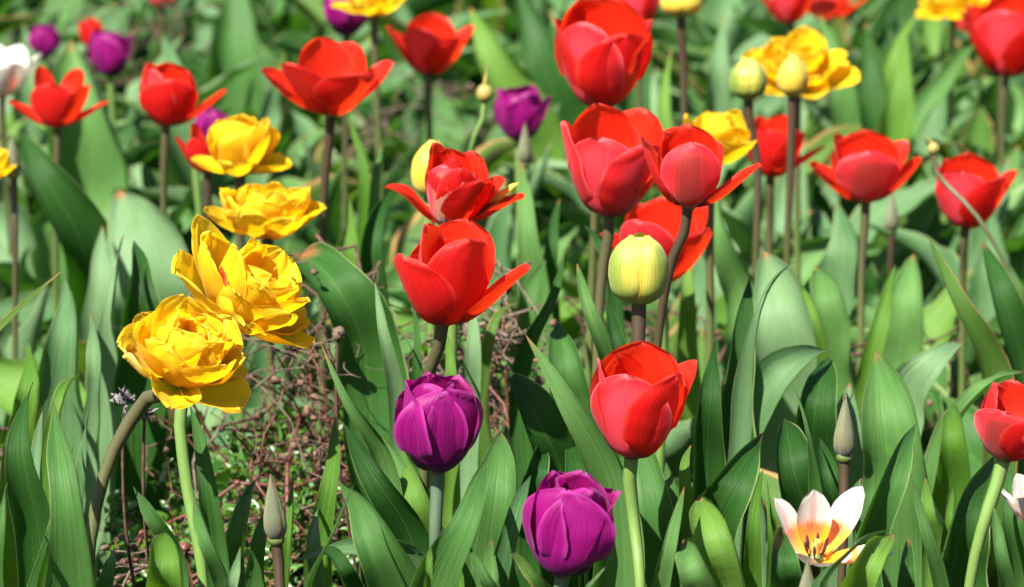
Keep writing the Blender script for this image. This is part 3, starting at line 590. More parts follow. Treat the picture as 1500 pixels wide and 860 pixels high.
double_tulip('yellow tulip with two blooms merging, cut by the top edge beside the corner reds', 'the upper yellow double by the corner', (1396, 24), 3.9, 56, 0, 8, [
    (6, 66, -4, 1.0, 1.15, .006), (5, 40, -20, .95, 1.1, .005), (4, 20, -20, .85, 1.0, .004)], seed=57, stem='green', rf=.7)
double_tulip('yellow tulip showing only an outer petal at the frame edge', 'the yellow tulip at the frame edge', (-22, 262), 2.9, 56, 0, 6, [
    (6, 52, -8, 1.0, 1.15, .006), (5, 30, -20, .95, 1.1, .005)], seed=63, stem='green', rf=.7)

# ---------------- buds
bud_tulip('fat green and yellow bud on a dark purple-brown stem in front of red petals', 'the fat green and yellow bud', (936, 443), 2.04, 101, 86, 'bud', azs=(-150, -32, 88), half=66, stem='brown', mids=((934, 520, 0), (936, 660, .02)), sr=.0037, autoleaf=1, imat='lemon', prof=([0, .06, .2, .42, .65, .85, .95, 1], [.40, .70, .92, 1, .96, .74, .5, .2]))
bud_tulip('round yellow bud on a dark stem between the two yellow doubles', 'the round yellow bud', (1096, 146), 2.95, 62, 54, 'bud', stem='brown', mids=((1108, 230, .01), (1108, 360, .02)))
bud_tulip('pale lemon bud standing before the fanned yellow double', 'the pale lemon bud', (1161, 141), 3.05, 62, 46, 'lemon', stem='brown', azs=(-100, 20, 140), prof=([0, .06, .2, .42, .65, .85, .95, 1], [.30, .66, .92, 1.0, .86, .55, .30, .08]))
bud_tulip('pale yellow bud half hidden behind the double red tulip', 'the yellow bud behind the double red', (630, 290), 2.5, 86, 60, 'lemon', tilt=4, azs=(-100, 20, 140), stem='green')
bud_tulip('yellow bud cut by the top edge on a long dark stem', 'the top edge yellow bud', (998, 24), 3.2, 46, 60, 'lemon', stem='brown', mids=((1001, 90, .01), (1002, 180, .02)))
SL = ([0, .05, .18, .36, .6, .8, .93, 1], [.35, .75, 1.0, .96, .66, .36, .17, .05])
bud_tulip('slim closed bud with a pink tip on a violet stem, above the pale fallen leaves', 'the slim bud by the shrub', (405, 793), 1.92, 102, 34, 'slim', tilt=-4, azs=(-100, 20, 140), half=64, prof=SL, stem='brown', mids=((410, 862, 0),), sr=.0028, autoleaf=1, inner=False)
bud_tulip('slim closed bud on a violet stem over the white and orange bloom', 'the slim bud over the white bloom', (1237, 672), 2.02, 96, 32, 'slim', azs=(-80, 40, 160), half=64, prof=SL, stem='brown', mids=((1237, 740, 0),), sr=.0028, autoleaf=0, inner=False)
bud_tulip('slim blurred grey-green bud near the frame edge, below the narrow petalled red tulip', 'the slim blurred bud', (20, 258), 2.9, 62, 20, 'slim', azs=(-100, 20, 140), half=64, prof=SL, stem='brown', mids=((22, 330, 0),), sr=.0028, inner=False)
bud_tulip('slim pale bud standing in front of the magenta tulip', 'the slim bud before the magenta tulip', (769, 242), 3.1, 62, 22, 'slim', azs=(-100, 20, 140), half=64, prof=SL, stem='green', sr=.0028, inner=False)
bud_tulip('slim pink tipped bud just entering at the bottom, under the white and orange bloom', 'the slim bud under the white bloom', (1182, 900), 1.84, 82, 30, 'slim', azs=(-100, 20, 140), half=64, prof=SL, stem='brown', sr=.0028, autoleaf=0, inner=False)
bud_tulip('slim blurred violet-grey bud hanging under the dark fronted open red tulip', 'the slim bud under the open red', (1306, 340), 3.2, 56, 22, 'slim', azs=(-100, 20, 140), half=64, prof=SL, stem='brown', sr=.0028, inner=False)

# ---------------- spent seed pods on thin stalks
def pod(label, short, joint, d, r, tipd, mids, stem='green'):
    e, B, J = plant('tulip_seed_pod', label, 'seed pod', joint, d, 'seed pods on thin stalks', stem=stem, mids=mids, short=short, autoleaf=0, sr=.0019)
    q = r*d/F; t = np.array([tipd[0], 0, tipd[1]])*q
    V, f, U = ellipsoid(J-B+np.array([0, 0, q*.7]), (q, q*1.05), (0, 0, 1), 9, 12)
    link('pod', rawmesh('pod', V, f, U, M_POD), e)
    V, f, U = tube_arrays([J-B+np.array([0, 0, q*1.4]), J-B+np.array([0, 0, q*1.4])+t*.5, J-B+np.array([0, 0, q*1.4])+t*1.0+[q*.1, 0, q*.5]], [q*.34, q*.16, q*.06], 6, 8)
    link('pod_beak', rawmesh('pod_beak', V, f, U, M_POD), e)
pod('round olive seed pod with an upright beak behind the double red tulip', 'the upright seed pod', (710, 146), 2.9, 13, (.3, 2.4), ((698, 190, .0), (676, 330, .05)))
pod('small brown seed pod on a bending stalk that crosses a red bloom', 'the seed pod crossing a red bloom', (1368, 224), 2.75, 9, (-1.6, 1.3), ((1432, 318, -.02), (1478, 400, -.02), (1520, 520, 0)), stem='olive')

# ---------------- white and orange water-lily tulips
def lily(label, short, joint, d, hpx, tilt, lean, P, mids=(), autoleaf=0):
    e, B, J = plant('tulip', label, 'tulip', joint, d, 'white and orange tulips', stem='brown', mids=mids, short=short, autoleaf=autoleaf, tilt=tilt, lean=lean, sr=.0028)
    fr = axis_frame(tilt, lean); Lb = hpx*1.1*d/F
    ps = [(petal_arrays(az, op, tp, Lb*lk, Lb*.235*wk, r0=.003, a0=80, cup=.75, ruffle=.08, seed=ns_(), point=.75, notch=-.02, shape=[.34, .55, .8, .97, .98, .78, .46, .02]), PET['white']) for az, op, tp, lk, wk in P]
    put_flower(e, B, J, fr, ps, True, .68)
lily('white pointed tulip with an orange heart and red flames, open low among the leaves', 'the open white and orange tulip', (1194, 822), 1.88, 92, 0, 20, [
    (148, 24, 8, 1.08, 1.05), (95, 2, 4, 1.10, 1.2), (42, 34, 6, 1.25, 1.15), (-14, 66, 6, 1.10, 1.05), (-62, 46, 10, .80, 1.4), (-140, 36, -4, .60, 1.2)])
lily('blurred white and orange tulip cut by the frame edge at the upper side', 'the blurred white and orange tulip', (4, 142), 3.6, 76, 4, 6, [
    (0, 26, 4, 1.05, 1.5), (60, 14, 0, 1.0, 1.5), (120, 14, 0, 1.0, 1.4), (180, 26, 0, 1.0, 1.4), (-60, 18, -4, .85, 1.7), (-130, 20, 0, .9, 1.6)])
lily('white tulip with a pink stripe, only its near petals inside the frame edge', 'the white tulip at the frame edge', (1520, 770), 2.0, 74, -6, 6, [
    (178, 26, 0, 1.0, 1.3), (-120, 20, 0, .9, 1.3), (120, 14, 0, 1.0, 1.2), (20, 30, 0, 1.0, 1.2), (-50, 30, 0, 1.0, 1.2)])

# ---------------- leafy clumps without a bloom, each leaf laid along its own midrib
# leaf: (tip x, tip y, mid x, mid y, low x, low y, full width, distance, colour, roll, twist, dict)
def clump(label, leaves, group='flowerless tulip plants', foot=None):
    leaves = [list(l) for l in leaves]
    for l in leaves:
        dep = PITCH+math.atan((l[1]-430)/F); l[7] = max(l[7], (.82-(.39 if l[7] > 2.2 else .42))/math.tan(dep))
    lows = []
    for l in leaves:
        lows.append(at(l[4], l[5], l[7]+(l[11].get('ld', .02) if len(l) > 11 else .02)))
    c = np.mean(lows, axis=0) if foot is None else np.array(foot)
    B = np.array([c[0], c[1]+.02, GROUND(c[0], c[1])-.004])
    e = thing('tulip_plant', label, 'plant', B, group)
    for i, l in enumerate(leaves):
        tx, ty, mx, my, lx, ly, wpx, d, mt, roll, tw = l[:11]; kw = dict(l[11]) if len(l) > 11 else {}
        td = kw.pop('td', .05); ld = kw.pop('ld', .02)
        P = [B+np.array([rng.uniform(-.006, .006), rng.uniform(-.006, .006), 0]), at(lx, ly, d+ld), at(mx, my, d), at(tx, ty, d+td)]
        g = P[1].copy(); g = P[0]*.5+P[1]*.5; g[:2] = P[0][:2]*.35+P[1][:2]*.65
        P.insert(1, g)
        P = [p-B for p in P]
        args = dict(fold=.16, cup=.40, wav=.105, prof=[.36, .58, .93, 1.0, .87, .57, .29, .12, 0] if wpx > 60 else [.36, .58, .94, 1.0, .84, .54, .28, .12, 0], seed=ns_(), ns=44, nu=13); args.update(kw)
        V, f, U = leaf_arrays(P, wpx*(.72 if wpx > 60 else .62)*d/F, (-.12, -1, .30), roll, tw, **args)
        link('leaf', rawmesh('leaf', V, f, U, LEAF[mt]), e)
    return e
clump('pair of tall clear green leaves, one fine pointed, near the nodding yellow double', [
    (77, 588, 103, 720, 118, 870, 92, 1.90, 'g', 12, 6), (133, 592, 122, 670, 118, 790, 40, 1.98, 'b', 30, 10), (195, 712, 222, 755, 262, 830, 40, 2.02, 'g', -5, 20)])
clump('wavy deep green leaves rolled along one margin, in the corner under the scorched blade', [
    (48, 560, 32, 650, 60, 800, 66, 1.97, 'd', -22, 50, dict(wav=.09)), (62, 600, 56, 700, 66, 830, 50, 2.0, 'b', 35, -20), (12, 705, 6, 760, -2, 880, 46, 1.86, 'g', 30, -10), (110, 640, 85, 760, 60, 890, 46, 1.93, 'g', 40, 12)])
clump('short wide yellowish leaf folded to a ridge, at the bottom by the rose twigs', [
    (243, 780, 246, 830, 246, 900, 118, 1.85, 'y', 4, 0, dict(fold=.55)), (168, 800, 160, 840, 150, 900, 46, 1.92, 'g', -10, 12)])
clump('long narrow bluish leaves around the pale stem under the nodding yellow double', [
    (278, 592, 303, 690, 326, 860, 50, 1.98, 'g', 16, -10), (280, 708, 305, 790, 338, 880, 56, 1.90, 'g', 25, 10), (352, 800, 345, 850, 335, 900, 40, 1.88, 'b', 0, 10)])
clump('leaf with one bright and one dark half behind the slim bud by the shrub', [
    (376, 702, 350, 770, 340, 870, 74, 2.00, 'g', -12, 10, dict(fold=.75)), (430, 688, 426, 780, 418, 880, 34, 1.95, 'y', 20, 20), (405, 715, 385, 790, 380, 880, 50, 2.03, 'g', 30, 10)])
clump('straight narrow blade slanting across the leaves next to the slim bud by the shrub', [
    (522, 702, 492, 775, 452, 872, 24, 1.84, 'g', 42, 6), (470, 800, 500, 830, 520, 890, 60, 1.95, 'd', -30, 0)])
clump('diagonal deep green blade rising from the upright purple tulip towards the twigs', [
    (468, 498, 508, 585, 566, 680, 46, 2.02, 'g', -4, 10, dict(td=.02)), (560, 640, 590, 700, 610, 790, 60, 2.06, 'g', 6, 10)])
clump('pale upright leaf catching full sun between the twigs and the upright purple tulip', [
    (492, 610, 488, 700, 474, 820, 56, 2.08, 'y', 20, 8), (470, 740, 462, 790, 470, 880, 44, 2.05, 'b', 14, 10)])
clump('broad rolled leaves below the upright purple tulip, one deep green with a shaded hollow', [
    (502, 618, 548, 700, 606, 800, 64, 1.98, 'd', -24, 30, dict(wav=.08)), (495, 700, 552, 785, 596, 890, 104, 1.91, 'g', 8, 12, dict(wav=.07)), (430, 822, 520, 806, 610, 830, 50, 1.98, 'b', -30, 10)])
clump('wide sunny leaf leaning right under the upright purple tulip', [
    (713, 672, 684, 765, 640, 880, 82, 1.88, 'g', 18, -14), (632, 800, 630, 830, 628, 890, 26, 1.82, 'y', 10, 10), (590, 655, 610, 730, 640, 830, 86, 2.04, 'y', 14, 8)])
clump('bent over broad leaf with a torn pale spot between the two nearest purple tulips', [
    (735, 632, 728, 715, 716, 850, 104, 2.05, 'g', 10, -8, dict(wav=.08)), (778, 696, 756, 760, 732, 870, 56, 1.94, 'b', 34, -16), (688, 800, 708, 840, 735, 900, 40, 1.84, 'g', 0, 12), (800, 655, 780, 690, 760, 790, 66, 2.1, 'd', -20, 0)])
clump('small pale rimmed leaves curling at the foot of the lowest purple tulip', [
    (745, 808, 776, 838, 820, 900, 44, 1.82, 't', 10, 20), (900, 815, 880, 840, 850, 890, 38, 1.84, 'b', 50, 30), (720, 790, 722, 850, 730, 900, 60, 1.93, 'g', 8, 0)])
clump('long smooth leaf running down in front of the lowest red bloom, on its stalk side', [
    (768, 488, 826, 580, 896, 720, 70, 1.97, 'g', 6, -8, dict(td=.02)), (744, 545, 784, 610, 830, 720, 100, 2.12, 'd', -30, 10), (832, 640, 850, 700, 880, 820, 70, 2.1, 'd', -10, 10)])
clump('very broad bluish leaf standing behind the stem of the lowest red tulip', [
    (915, 610, 940, 740, 942, 900, 132, 2.03, 'g', -4, 6, dict(fold=.2)), (1003, 712, 984, 790, 964, 890, 46, 1.88, 'g', 20, -10), (850, 700, 868, 780, 880, 880, 60, 2.1, 'd', -10, 10)])
clump('squat glossy leaves with reddish tips right of the lowest red stem', [
    (1022, 725, 1050, 790, 1070, 890, 120, 1.93, 'y', 4, 10, dict(fold=.45, wav=.08)), (1012, 652, 1005, 700, 1012, 790, 42, 2.02, 'y', 16, 10), (1000, 790, 1020, 830, 1040, 900, 90, 1.86, 'g', 6, 6), (975, 675, 985, 730, 1000, 800, 50, 2.08, 'g', 0, 10)])
clump('narrow bright leaf with a red tip beside a dark broad one, near the white bloom', [
    (1118, 688, 1108, 760, 1104, 870, 44, 1.94, 'y', 14, 8), (1124, 704, 1128, 760, 1132, 860, 22, 1.98, 'y', 30, 0), (1120, 632, 1072, 710, 1030, 800, 84, 2.08, 'd', -26, 16)])
clump('dark hollow leaf in front of the white and orange bloom, pointing up', [
    (1148, 772, 1142, 825, 1146, 900, 92, 1.84, 'd', -22, 0)])
clump('arching leaf with a pale blue-green underside over a sunny broad one, by the white bloom', [
    (1308, 777, 1248, 806, 1196, 880, 48, 1.80, 'b', 38, 30), (1310, 782, 1276, 826, 1250, 900, 96, 1.84, 'y', 0, 14, dict(fold=.5)), (1330, 790, 1325, 840, 1320, 900, 60, 1.88, 'd', -20, 0)])
clump('firm deep green leaf slanting to the right over the white and orange bloom', [
    (1342, 620, 1304, 700, 1262, 820, 66, 1.94, 'g', -16, -10), (1262, 700, 1245, 760, 1230, 850, 46, 2.04, 'b', 20, 10)])
clump('enormous clear green leaf with a sharp tip in the open right part of the bed', [
    (1282, 514, 1312, 620, 1330, 800, 132, 2.16, 'g', 4, 10, dict(fold=.2, wav=.10)), (1245, 560, 1240, 640, 1260, 760, 70, 2.3, 'b', 8, 0)])
clump('thin curved blades with a fold, left of the slim bud over the white bloom', [
    (1160, 562, 1182, 620, 1200, 730, 34, 2.04, 'g', 34, 30), (1150, 612, 1160, 680, 1185, 780, 90, 2.12, 'd', -18, 8), (1200, 640, 1215, 700, 1225, 790, 60, 2.1, 'd', -20, 10)])
clump('wide leaf lying over to one side, its margin sunlit, behind the slim bud', [
    (1214, 514, 1152, 545, 1088, 640, 92, 2.28, 'b', 12, 20, dict(wav=.07)), (1216, 520, 1196, 590, 1188, 700, 88, 2.26, 'd', -22, 0), (1100, 560, 1080, 620, 1070, 700, 60, 2.3, 'g', 4, 10)])
clump('tall dark leaf and a narrow lit blade right of the lowest red bloom', [
    (1098, 405, 1084, 510, 1056, 640, 66, 2.22, 'd', -34, 10), (1170, 378, 1118, 440, 1094, 560, 34, 2.20, 'b', 34, 10), (1048, 500, 1040, 580, 1035, 680, 60, 2.25, 'd', -16, 10)])
clump('large pale leaf with a smooth face under the smaller red tulip, behind narrow blades', [
    (1120, 368, 1150, 460, 1172, 600, 128, 2.55, 'b', 12, 4, dict(fold=.2)), (1166, 410, 1196, 460, 1214, 560, 36, 2.5, 'y', 30, 0)])
clump('pale broad leaf just left of the stem of the dark fronted open red tulip', [
    (1228, 296, 1236, 370, 1216, 480, 78, 2.85, 'b', 16, 4), (1195, 390, 1215, 440, 1222, 540, 70, 2.8, 'g', 12, 0)])
clump('slender upright blade crossing beside the stem of the dark fronted open red tulip', [
    (1312, 386, 1294, 470, 1272, 600, 46, 2.62, 'y', 20, 10), (1338, 372, 1330, 440, 1312, 560, 70, 2.8, 'g', 14, 0)])
clump('bright blade with a scorched papery tip under the red bloom behind the pod stalk', [
    (1360, 348, 1402, 435, 1462, 560, 50, 2.42, 't', 4, -6), (1438, 352, 1468, 430, 1500, 560, 62, 2.5, 'd', -26, 10)])
clump('low broad leaf turned over to show a pale back, right of the enormous green leaf', [
    (1416, 502, 1368, 530, 1330, 600, 78, 2.42, 'b', 14, 16), (1392, 592, 1400, 640, 1404, 720, 66, 2.26, 'y', 10, 0), (1500, 545, 1440, 570, 1390, 640, 56, 2.35, 'g', 30, 20)])
clump('dark leaf and light narrow one behind the stem of the edge red tulip', [
    (1464, 662, 1414, 755, 1392, 880, 94, 1.98, 'd', -26, -8), (1478, 672, 1484, 750, 1500, 880, 60, 2.05, 'g', 14, 6), (1456, 742, 1466, 800, 1480, 890, 44, 1.88, 'g', -6, 12)])
clump('narrow upright leaf with a twisted point between the arching leaf and the edge red tulip', [
    (1334, 694, 1356, 770, 1384, 890, 36, 1.88, 'g', 16, 14), (1356, 700, 1362, 745, 1370, 820, 44, 2.02, 'y', 10, 10), (1396, 716, 1390, 760, 1385, 830, 28, 2.0, 'y', -10, 30)])
clump('green blade with a tan scorched margin pointing up from the edge over the wavy leaves', [
    (92, 396, 20, 462, -60, 560, 46, 2.16, 't', 34, 8, dict(td=0.0)), (-10, 420, -20, 500, -30, 620, 60, 2.3, 'g', 10, 0)])
clump('broad soft green leaf and its blunt neighbour below the scorched blade', [
    (95, 404, 102, 485, 98, 640, 86, 2.42, 'b', 14, 6, dict(fold=.25)), (134, 455, 142, 530, 140, 640, 44, 2.38, 'b', 30, 0), (40, 500, 50, 570, 40, 660, 70, 2.3, 'y', 12, 10), (120, 545, 90, 590, 80, 680, 60, 2.25, 'y', 10, 20)])
clump('twisted leaf, one side pale and the other nearly black, left of the ragged yellow double', [
    (182, 344, 166, 430, 160, 560, 58, 2.46, 'b', 40, 20), (196, 350, 206, 430, 190, 560, 76, 2.52, 'd', -38, 8)])
clump('huge blurred blue-green leaf behind the yellow doubles', [
    (178, 278, 216, 380, 240, 540, 170, 2.95, 'b', 4, 4, dict(fold=.15)), (150, 330, 150, 400, 150, 520, 60, 2.9, 'b', 10, 0)])
clump('dark bowed leaf with brown top edge, right of the ragged yellow double', [
    (444, 372, 492, 420, 534, 520, 82, 2.30, 'd', -36, 14, dict(prof=[.3, .5, .8, 1, 1, .94, .78, .5, 0])), (548, 404, 562, 475, 590, 600, 42, 2.12, 'b', 22, 20)])
clump('folded leaf with a dark inner face left of the double red tulip', [
    (576, 275, 548, 350, 552, 480, 72, 2.60, 'd', -14, 4, dict(fold=.6)), (512, 290, 516, 360, 512, 460, 44, 2.7, 'y', 14, 0)])
clump('bright yellow-green leaf standing next to the stem of the wide open red tulip', [
    (510, 166, 534, 240, 540, 380, 34, 2.78, 'y', 26, 6), (560, 210, 552, 280, 548, 380, 36, 2.9, 'g', 10, 10)])
clump('two slim light leaves behind the stem of the open red tulip', [
    (602, 440, 612, 500, 612, 620, 30, 2.2, 'g', 20, 0), (652, 480, 662, 540, 664, 640, 34, 2.24, 'y', 20, 0), (690, 420, 694, 500, 690, 620, 46, 2.3, 'b', 20, 10)])
clump('half dried leaf with a white papery tip right of the open red tulip', [
    (758, 442, 726, 480, 712, 580, 44, 2.4, 't', 20, 20, dict()), (800, 380, 780, 440, 770, 540, 60, 2.6, 'g', 14, 0)])
clump('curved dark blade with a lit rim, below the large central red tulip', [
    (828, 366, 812, 440, 766, 540, 34, 2.26, 'd', -10, 40), (845, 385, 862, 450, 900, 560, 50, 2.2, 'g', -8, 8), (816, 470, 830, 540, 840, 640, 80, 2.35, 'g', 8, 0)])
clump('short dark leaf hooked against the stem under the large central red tulip', [
    (855, 330, 884, 365, 902, 420, 40, 2.28, 'd', -8, 40), (888, 440, 905, 500, 930, 600, 54, 2.2, 'd', -10, 10)])
clump('smooth upright leaf in the gap between the double red and the large central red tulip', [
    (764, 236, 776, 330, 792, 460, 54, 2.72, 'g', 12, 8), (820, 290, 806, 360, 800, 470, 40, 2.8, 'd', -12, 0)])
clump('bright leaf in the gap under the half closed yellow double', [
    (1040, 240, 1054, 340, 1090, 440, 54, 2.9, 'g', 6, 8), (1000, 350, 1010, 420, 1010, 520, 40, 2.7, 'y', 20, 0)])
clump('long straight leaf crossing in front of the corner red tulips', [
    (1456, 18, 1394, 108, 1318, 240, 42, 3.6, 'g', 30, -4, dict(td=-.05))])
clump('long diagonal leaf left of the tall big red tulip', [
    (688, 10, 722, 80, 790, 200, 68, 3.3, 'y', 4, 6), (752, -30, 795, 90, 835, 240, 62, 3.05, 'd', -20, 6)])
clump('broad pale leaf like a tent under the dark blurred purple tulip', [
    (104, 56, 128, 160, 140, 320, 150, 3.25, 'g', 8, 4, dict(fold=.5)), (30, 190, 60, 250, 120, 360, 90, 3.1, 'd', -30, 10)])
clump('massive upright blurred leaf beyond the yellow peony tulip', [
    (352, -60, 346, 70, 344, 240, 92, 3.5, 'g', 2, 4, dict(fold=.15)), (236, 50, 262, 120, 280, 240, 90, 3.6, 'b', 12, 6)])
clump('tall blurred blades behind the pale lemon bud and fanned yellow double', [
    (1200, 20, 1232, 110, 1256, 260, 54, 3.7, 'g', 14, 6), (1266, 30, 1278, 130, 1290, 300, 60, 3.6, 'd', -16, 4), (1330, 40, 1320, 140, 1300, 280, 56, 3.7, 'y', 12, 4), (1350, 10, 1308, 90, 1290, 190, 36, 3.4, 'y', 20, 0)])
clump('dark upright blades behind the tall big red tulip near the long brown stem', [
    (952, 50, 934, 150, 920, 290, 56, 3.2, 'd', -18, 6), (984, 70, 975, 160, 985, 300, 34, 3.0, 'y', 18, 0), (1060, 20, 1056, 100, 1050, 220, 50, 3.8, 'b', 14, 0)])

# ---------------- more flowerless tulip plants: a few kinds, copied through the bed
protos = []
for k in range(16):
    rr = random.Random(900+k); n_l = rr.choice([2, 3, 3, 4, 4]); parts = []
    for j in range(n_l):
        a = rr.uniform(0, 6.28)+j*6.28/n_l; Ln = rr.uniform(.17, .28); sp = rr.uniform(.12, .65) if j else rr.uniform(.02, .25)
        dv = np.array([math.cos(a), math.sin(a), 0]); sd = np.array([-dv[1], dv[0], 0])*rr.uniform(-.12, .12)
        pts = [dv*.004, dv*Ln*sp*.30+np.array([0, 0, Ln*.36]), dv*Ln*sp*.8+sd*Ln*.4+np.array([0, 0, Ln*.72]), dv*Ln*sp*rr.uniform(1.3, 1.9)+sd*Ln+np.array([0, 0, Ln*rr.uniform(.86, 1.0)])]
        arr = leaf_arrays(pts, rr.uniform(.022, .050)*(1 if Ln > .22 else .8), -dv+np.array([0, 0, .5]), rr.uniform(-22, 22), rr.uniform(-45, 45), rr.uniform(.1, .45), rr.uniform(.2, .45), rr.uniform(.04, .11), seed=4000+k*20+j, ns=24, nu=7)
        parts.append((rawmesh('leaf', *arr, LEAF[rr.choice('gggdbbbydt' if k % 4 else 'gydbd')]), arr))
    protos.append(parts)
broad = []
for k in range(10):
    rr = random.Random(700+k); n_l = rr.choice([2, 3, 3]); parts = []
    for j in range(n_l):
        a = rr.uniform(0, 6.28)+j*6.28/n_l; Ln = rr.uniform(.17, .25); sp = rr.uniform(.3, .9)
        dv = np.array([math.cos(a), math.sin(a), 0]); sd = np.array([-dv[1], dv[0], 0])*rr.uniform(-.25, .25)
        pts = [dv*.004, dv*Ln*sp*.30+np.array([0, 0, Ln*.40]), dv*Ln*sp*.75+sd*Ln*.4+np.array([0, 0, Ln*.72]), dv*Ln*sp*1.25+sd*Ln+np.array([0, 0, Ln*rr.uniform(.78, .95)])]
        arr = leaf_arrays(pts, rr.uniform(.032, .050), -dv+np.array([0, 0, .5]), rr.uniform(-35, 35), rr.uniform(-60, 60), rr.uniform(.1, .5), rr.uniform(.25, .6), rr.uniform(.08, .16), seed=7000+k*20+j, ns=32, nu=11)
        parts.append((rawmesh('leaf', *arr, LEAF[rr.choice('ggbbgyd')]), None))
    broad.append(parts)
def where(px, py):
    best = min(BLOOMS, key=lambda b: (b[0]-px)**2+((b[1]-py)*1.25)**2)
    dx, dy = px-best[0], py-best[1]
    if abs(dx) > abs(dy): return ('just left of ' if dx < 0 else 'just right of ')+best[3]
    return ('directly above ' if dy < 0 else 'directly under ')+best[3]
hero = [(o.location.x, o.location.y) for o in C.objects if o.type == 'EMPTY']
TWIGS = [((375, 570), 2.42, .09), ((235, 720), 2.25, .085), ((490, 535), 2.5, .075), ((712, 590), 2.5, .05), ((1030, 470), 3.0, .10), ((1310, 500), 3.0, .09), ((20, 640), 2.5, .06), ((640, 190), 4.3, .14), ((180, 60), 4.9, .18)]
def in_shrub(x, y):
    for (p, q), d, r in TWIGS:
        g = at(p, q, d)
        if (x-g[0])**2+(y-g[1])**2 < (r*.65)**2: return True
    return False
placed = []; rr = random.Random(4242); tries = 0; used_lab = {}
def half_width(y): return y*.158+.10
while len(placed) < 285 and tries < 30000:
    tries += 1
    y = 2.05+(5.0-2.05)*rr.random()**.8; x = rr.uniform(-1, 1)*half_width(y)
    if in_shrub(x, y): continue
    if any((x-a)**2+(y-b)**2 < .052**2 for a, b in placed) or any((x-a)**2+(y-b)**2 < .03**2 for a, b in hero): continue
    # the leaf tips must show somewhere in the frame
    tx, ty, td = to_px((x, y, .25))
    if tx < -60 or tx > 1560: continue
    placed.append((x, y))
    fam = broad if (y < 3.6 and rr.random() < .55) else protos
    k = rr.randrange(len(fam)); sc_ = rr.uniform(.78, 1.12)
    if y < 2.6: sc_ *= .86
    B = (x, y, GROUND(x, y)-.003)
    size = 'low' if sc_ < .8 else ('tall' if sc_ > 1.0 else 'mid-height')
    txt = {2: 'two-leaved', 3: 'three-leaved', 4: 'four-leaved'}[len(fam[k])]+(' broad-leaved' if fam is broad else '')
    lab = f"{size} {txt} tulip plant {where(tx, ty)}"
    e = thing('tulip_plant', lab, 'plant', B, 'flowerless tulip plants')
    e.rotation_euler = (rr.uniform(-.12, .12), rr.uniform(-.12, .12), rr.uniform(0, 6.28)); e.scale = (sc_, sc_, sc_)
    for me, _ in fam[k]:
        o = bpy.data.objects.new('leaf', me); C.objects.link(o); o.parent = e
# far beyond them the bed reads as one mass of leaves
acc = {}
for i in range(1150):
    y = 4.9+6.5*rr.random()**1.2; x = rr.uniform(-1, 1)*(half_width(y)+.1)
    a = rr.uniform(0, 6.28); c, s_ = math.cos(a), math.sin(a); q = rr.uniform(.8, 1.25)
    M = np.array([[c, -s_, 0], [s_, c, 0], [0, 0, 1]])*q
    for me, (V, f, U) in protos[rr.randrange(len(protos))]:
        g = np.arange(24*7).reshape(24, 7)[np.r_[0:24:3, 23]][:, ::2]
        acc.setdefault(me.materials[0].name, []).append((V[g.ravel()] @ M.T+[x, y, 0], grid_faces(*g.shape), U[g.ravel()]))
me_all = []; mats = []
V, f, U = merge([p for k in acc for p in acc[k]])
me = rawmesh('far_foliage', V, f, U)
idx = np.concatenate([np.full(sum(len(p[1]) for p in acc[k]), i, 'i') for i, k in enumerate(acc)])
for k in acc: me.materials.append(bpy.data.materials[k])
me.polygons.foreach_set('material_index', idx)
tag(link('far_foliage', me), 'dense mass of tulip leaves filling the far end of the bed', 'foliage', kind='stuff')
# low seedlings and weeds that cover the soil between the plants
LFW = [leaf_arrays([(0, 0, 0), (0, .5, .06), (0, 1, 0)], .24, (0, 0, 1), seed=k*7, ns=6, nu=3, wav=.08) for k in range(6)]
acc = []
for i in range(3600):
    y = 2.9+6.0*rr.random()**1.3; x = rr.uniform(-1, 1)*half_width(y); V, f, U = LFW[rr.randrange(6)]
    yy = nrm([rr.gauss(0, 1), rr.gauss(0, 1), rr.uniform(.1, 1.2)]); xx = nrm(np.cross(yy, [0, 0, 1])); zz = np.cross(xx, yy)
    acc.append((V*rr.uniform(.010, .035) @ np.stack([xx, yy, zz])+[x, y, GROUND(x, y)+rr.uniform(0, .04)], f, U))
V, f, U = merge(acc)
tag(link('ground_cover', rawmesh('ground_cover', V, f, U, M_SMALL)), 'small green weeds covering the soil between the tulips', 'ground cover', kind='stuff')

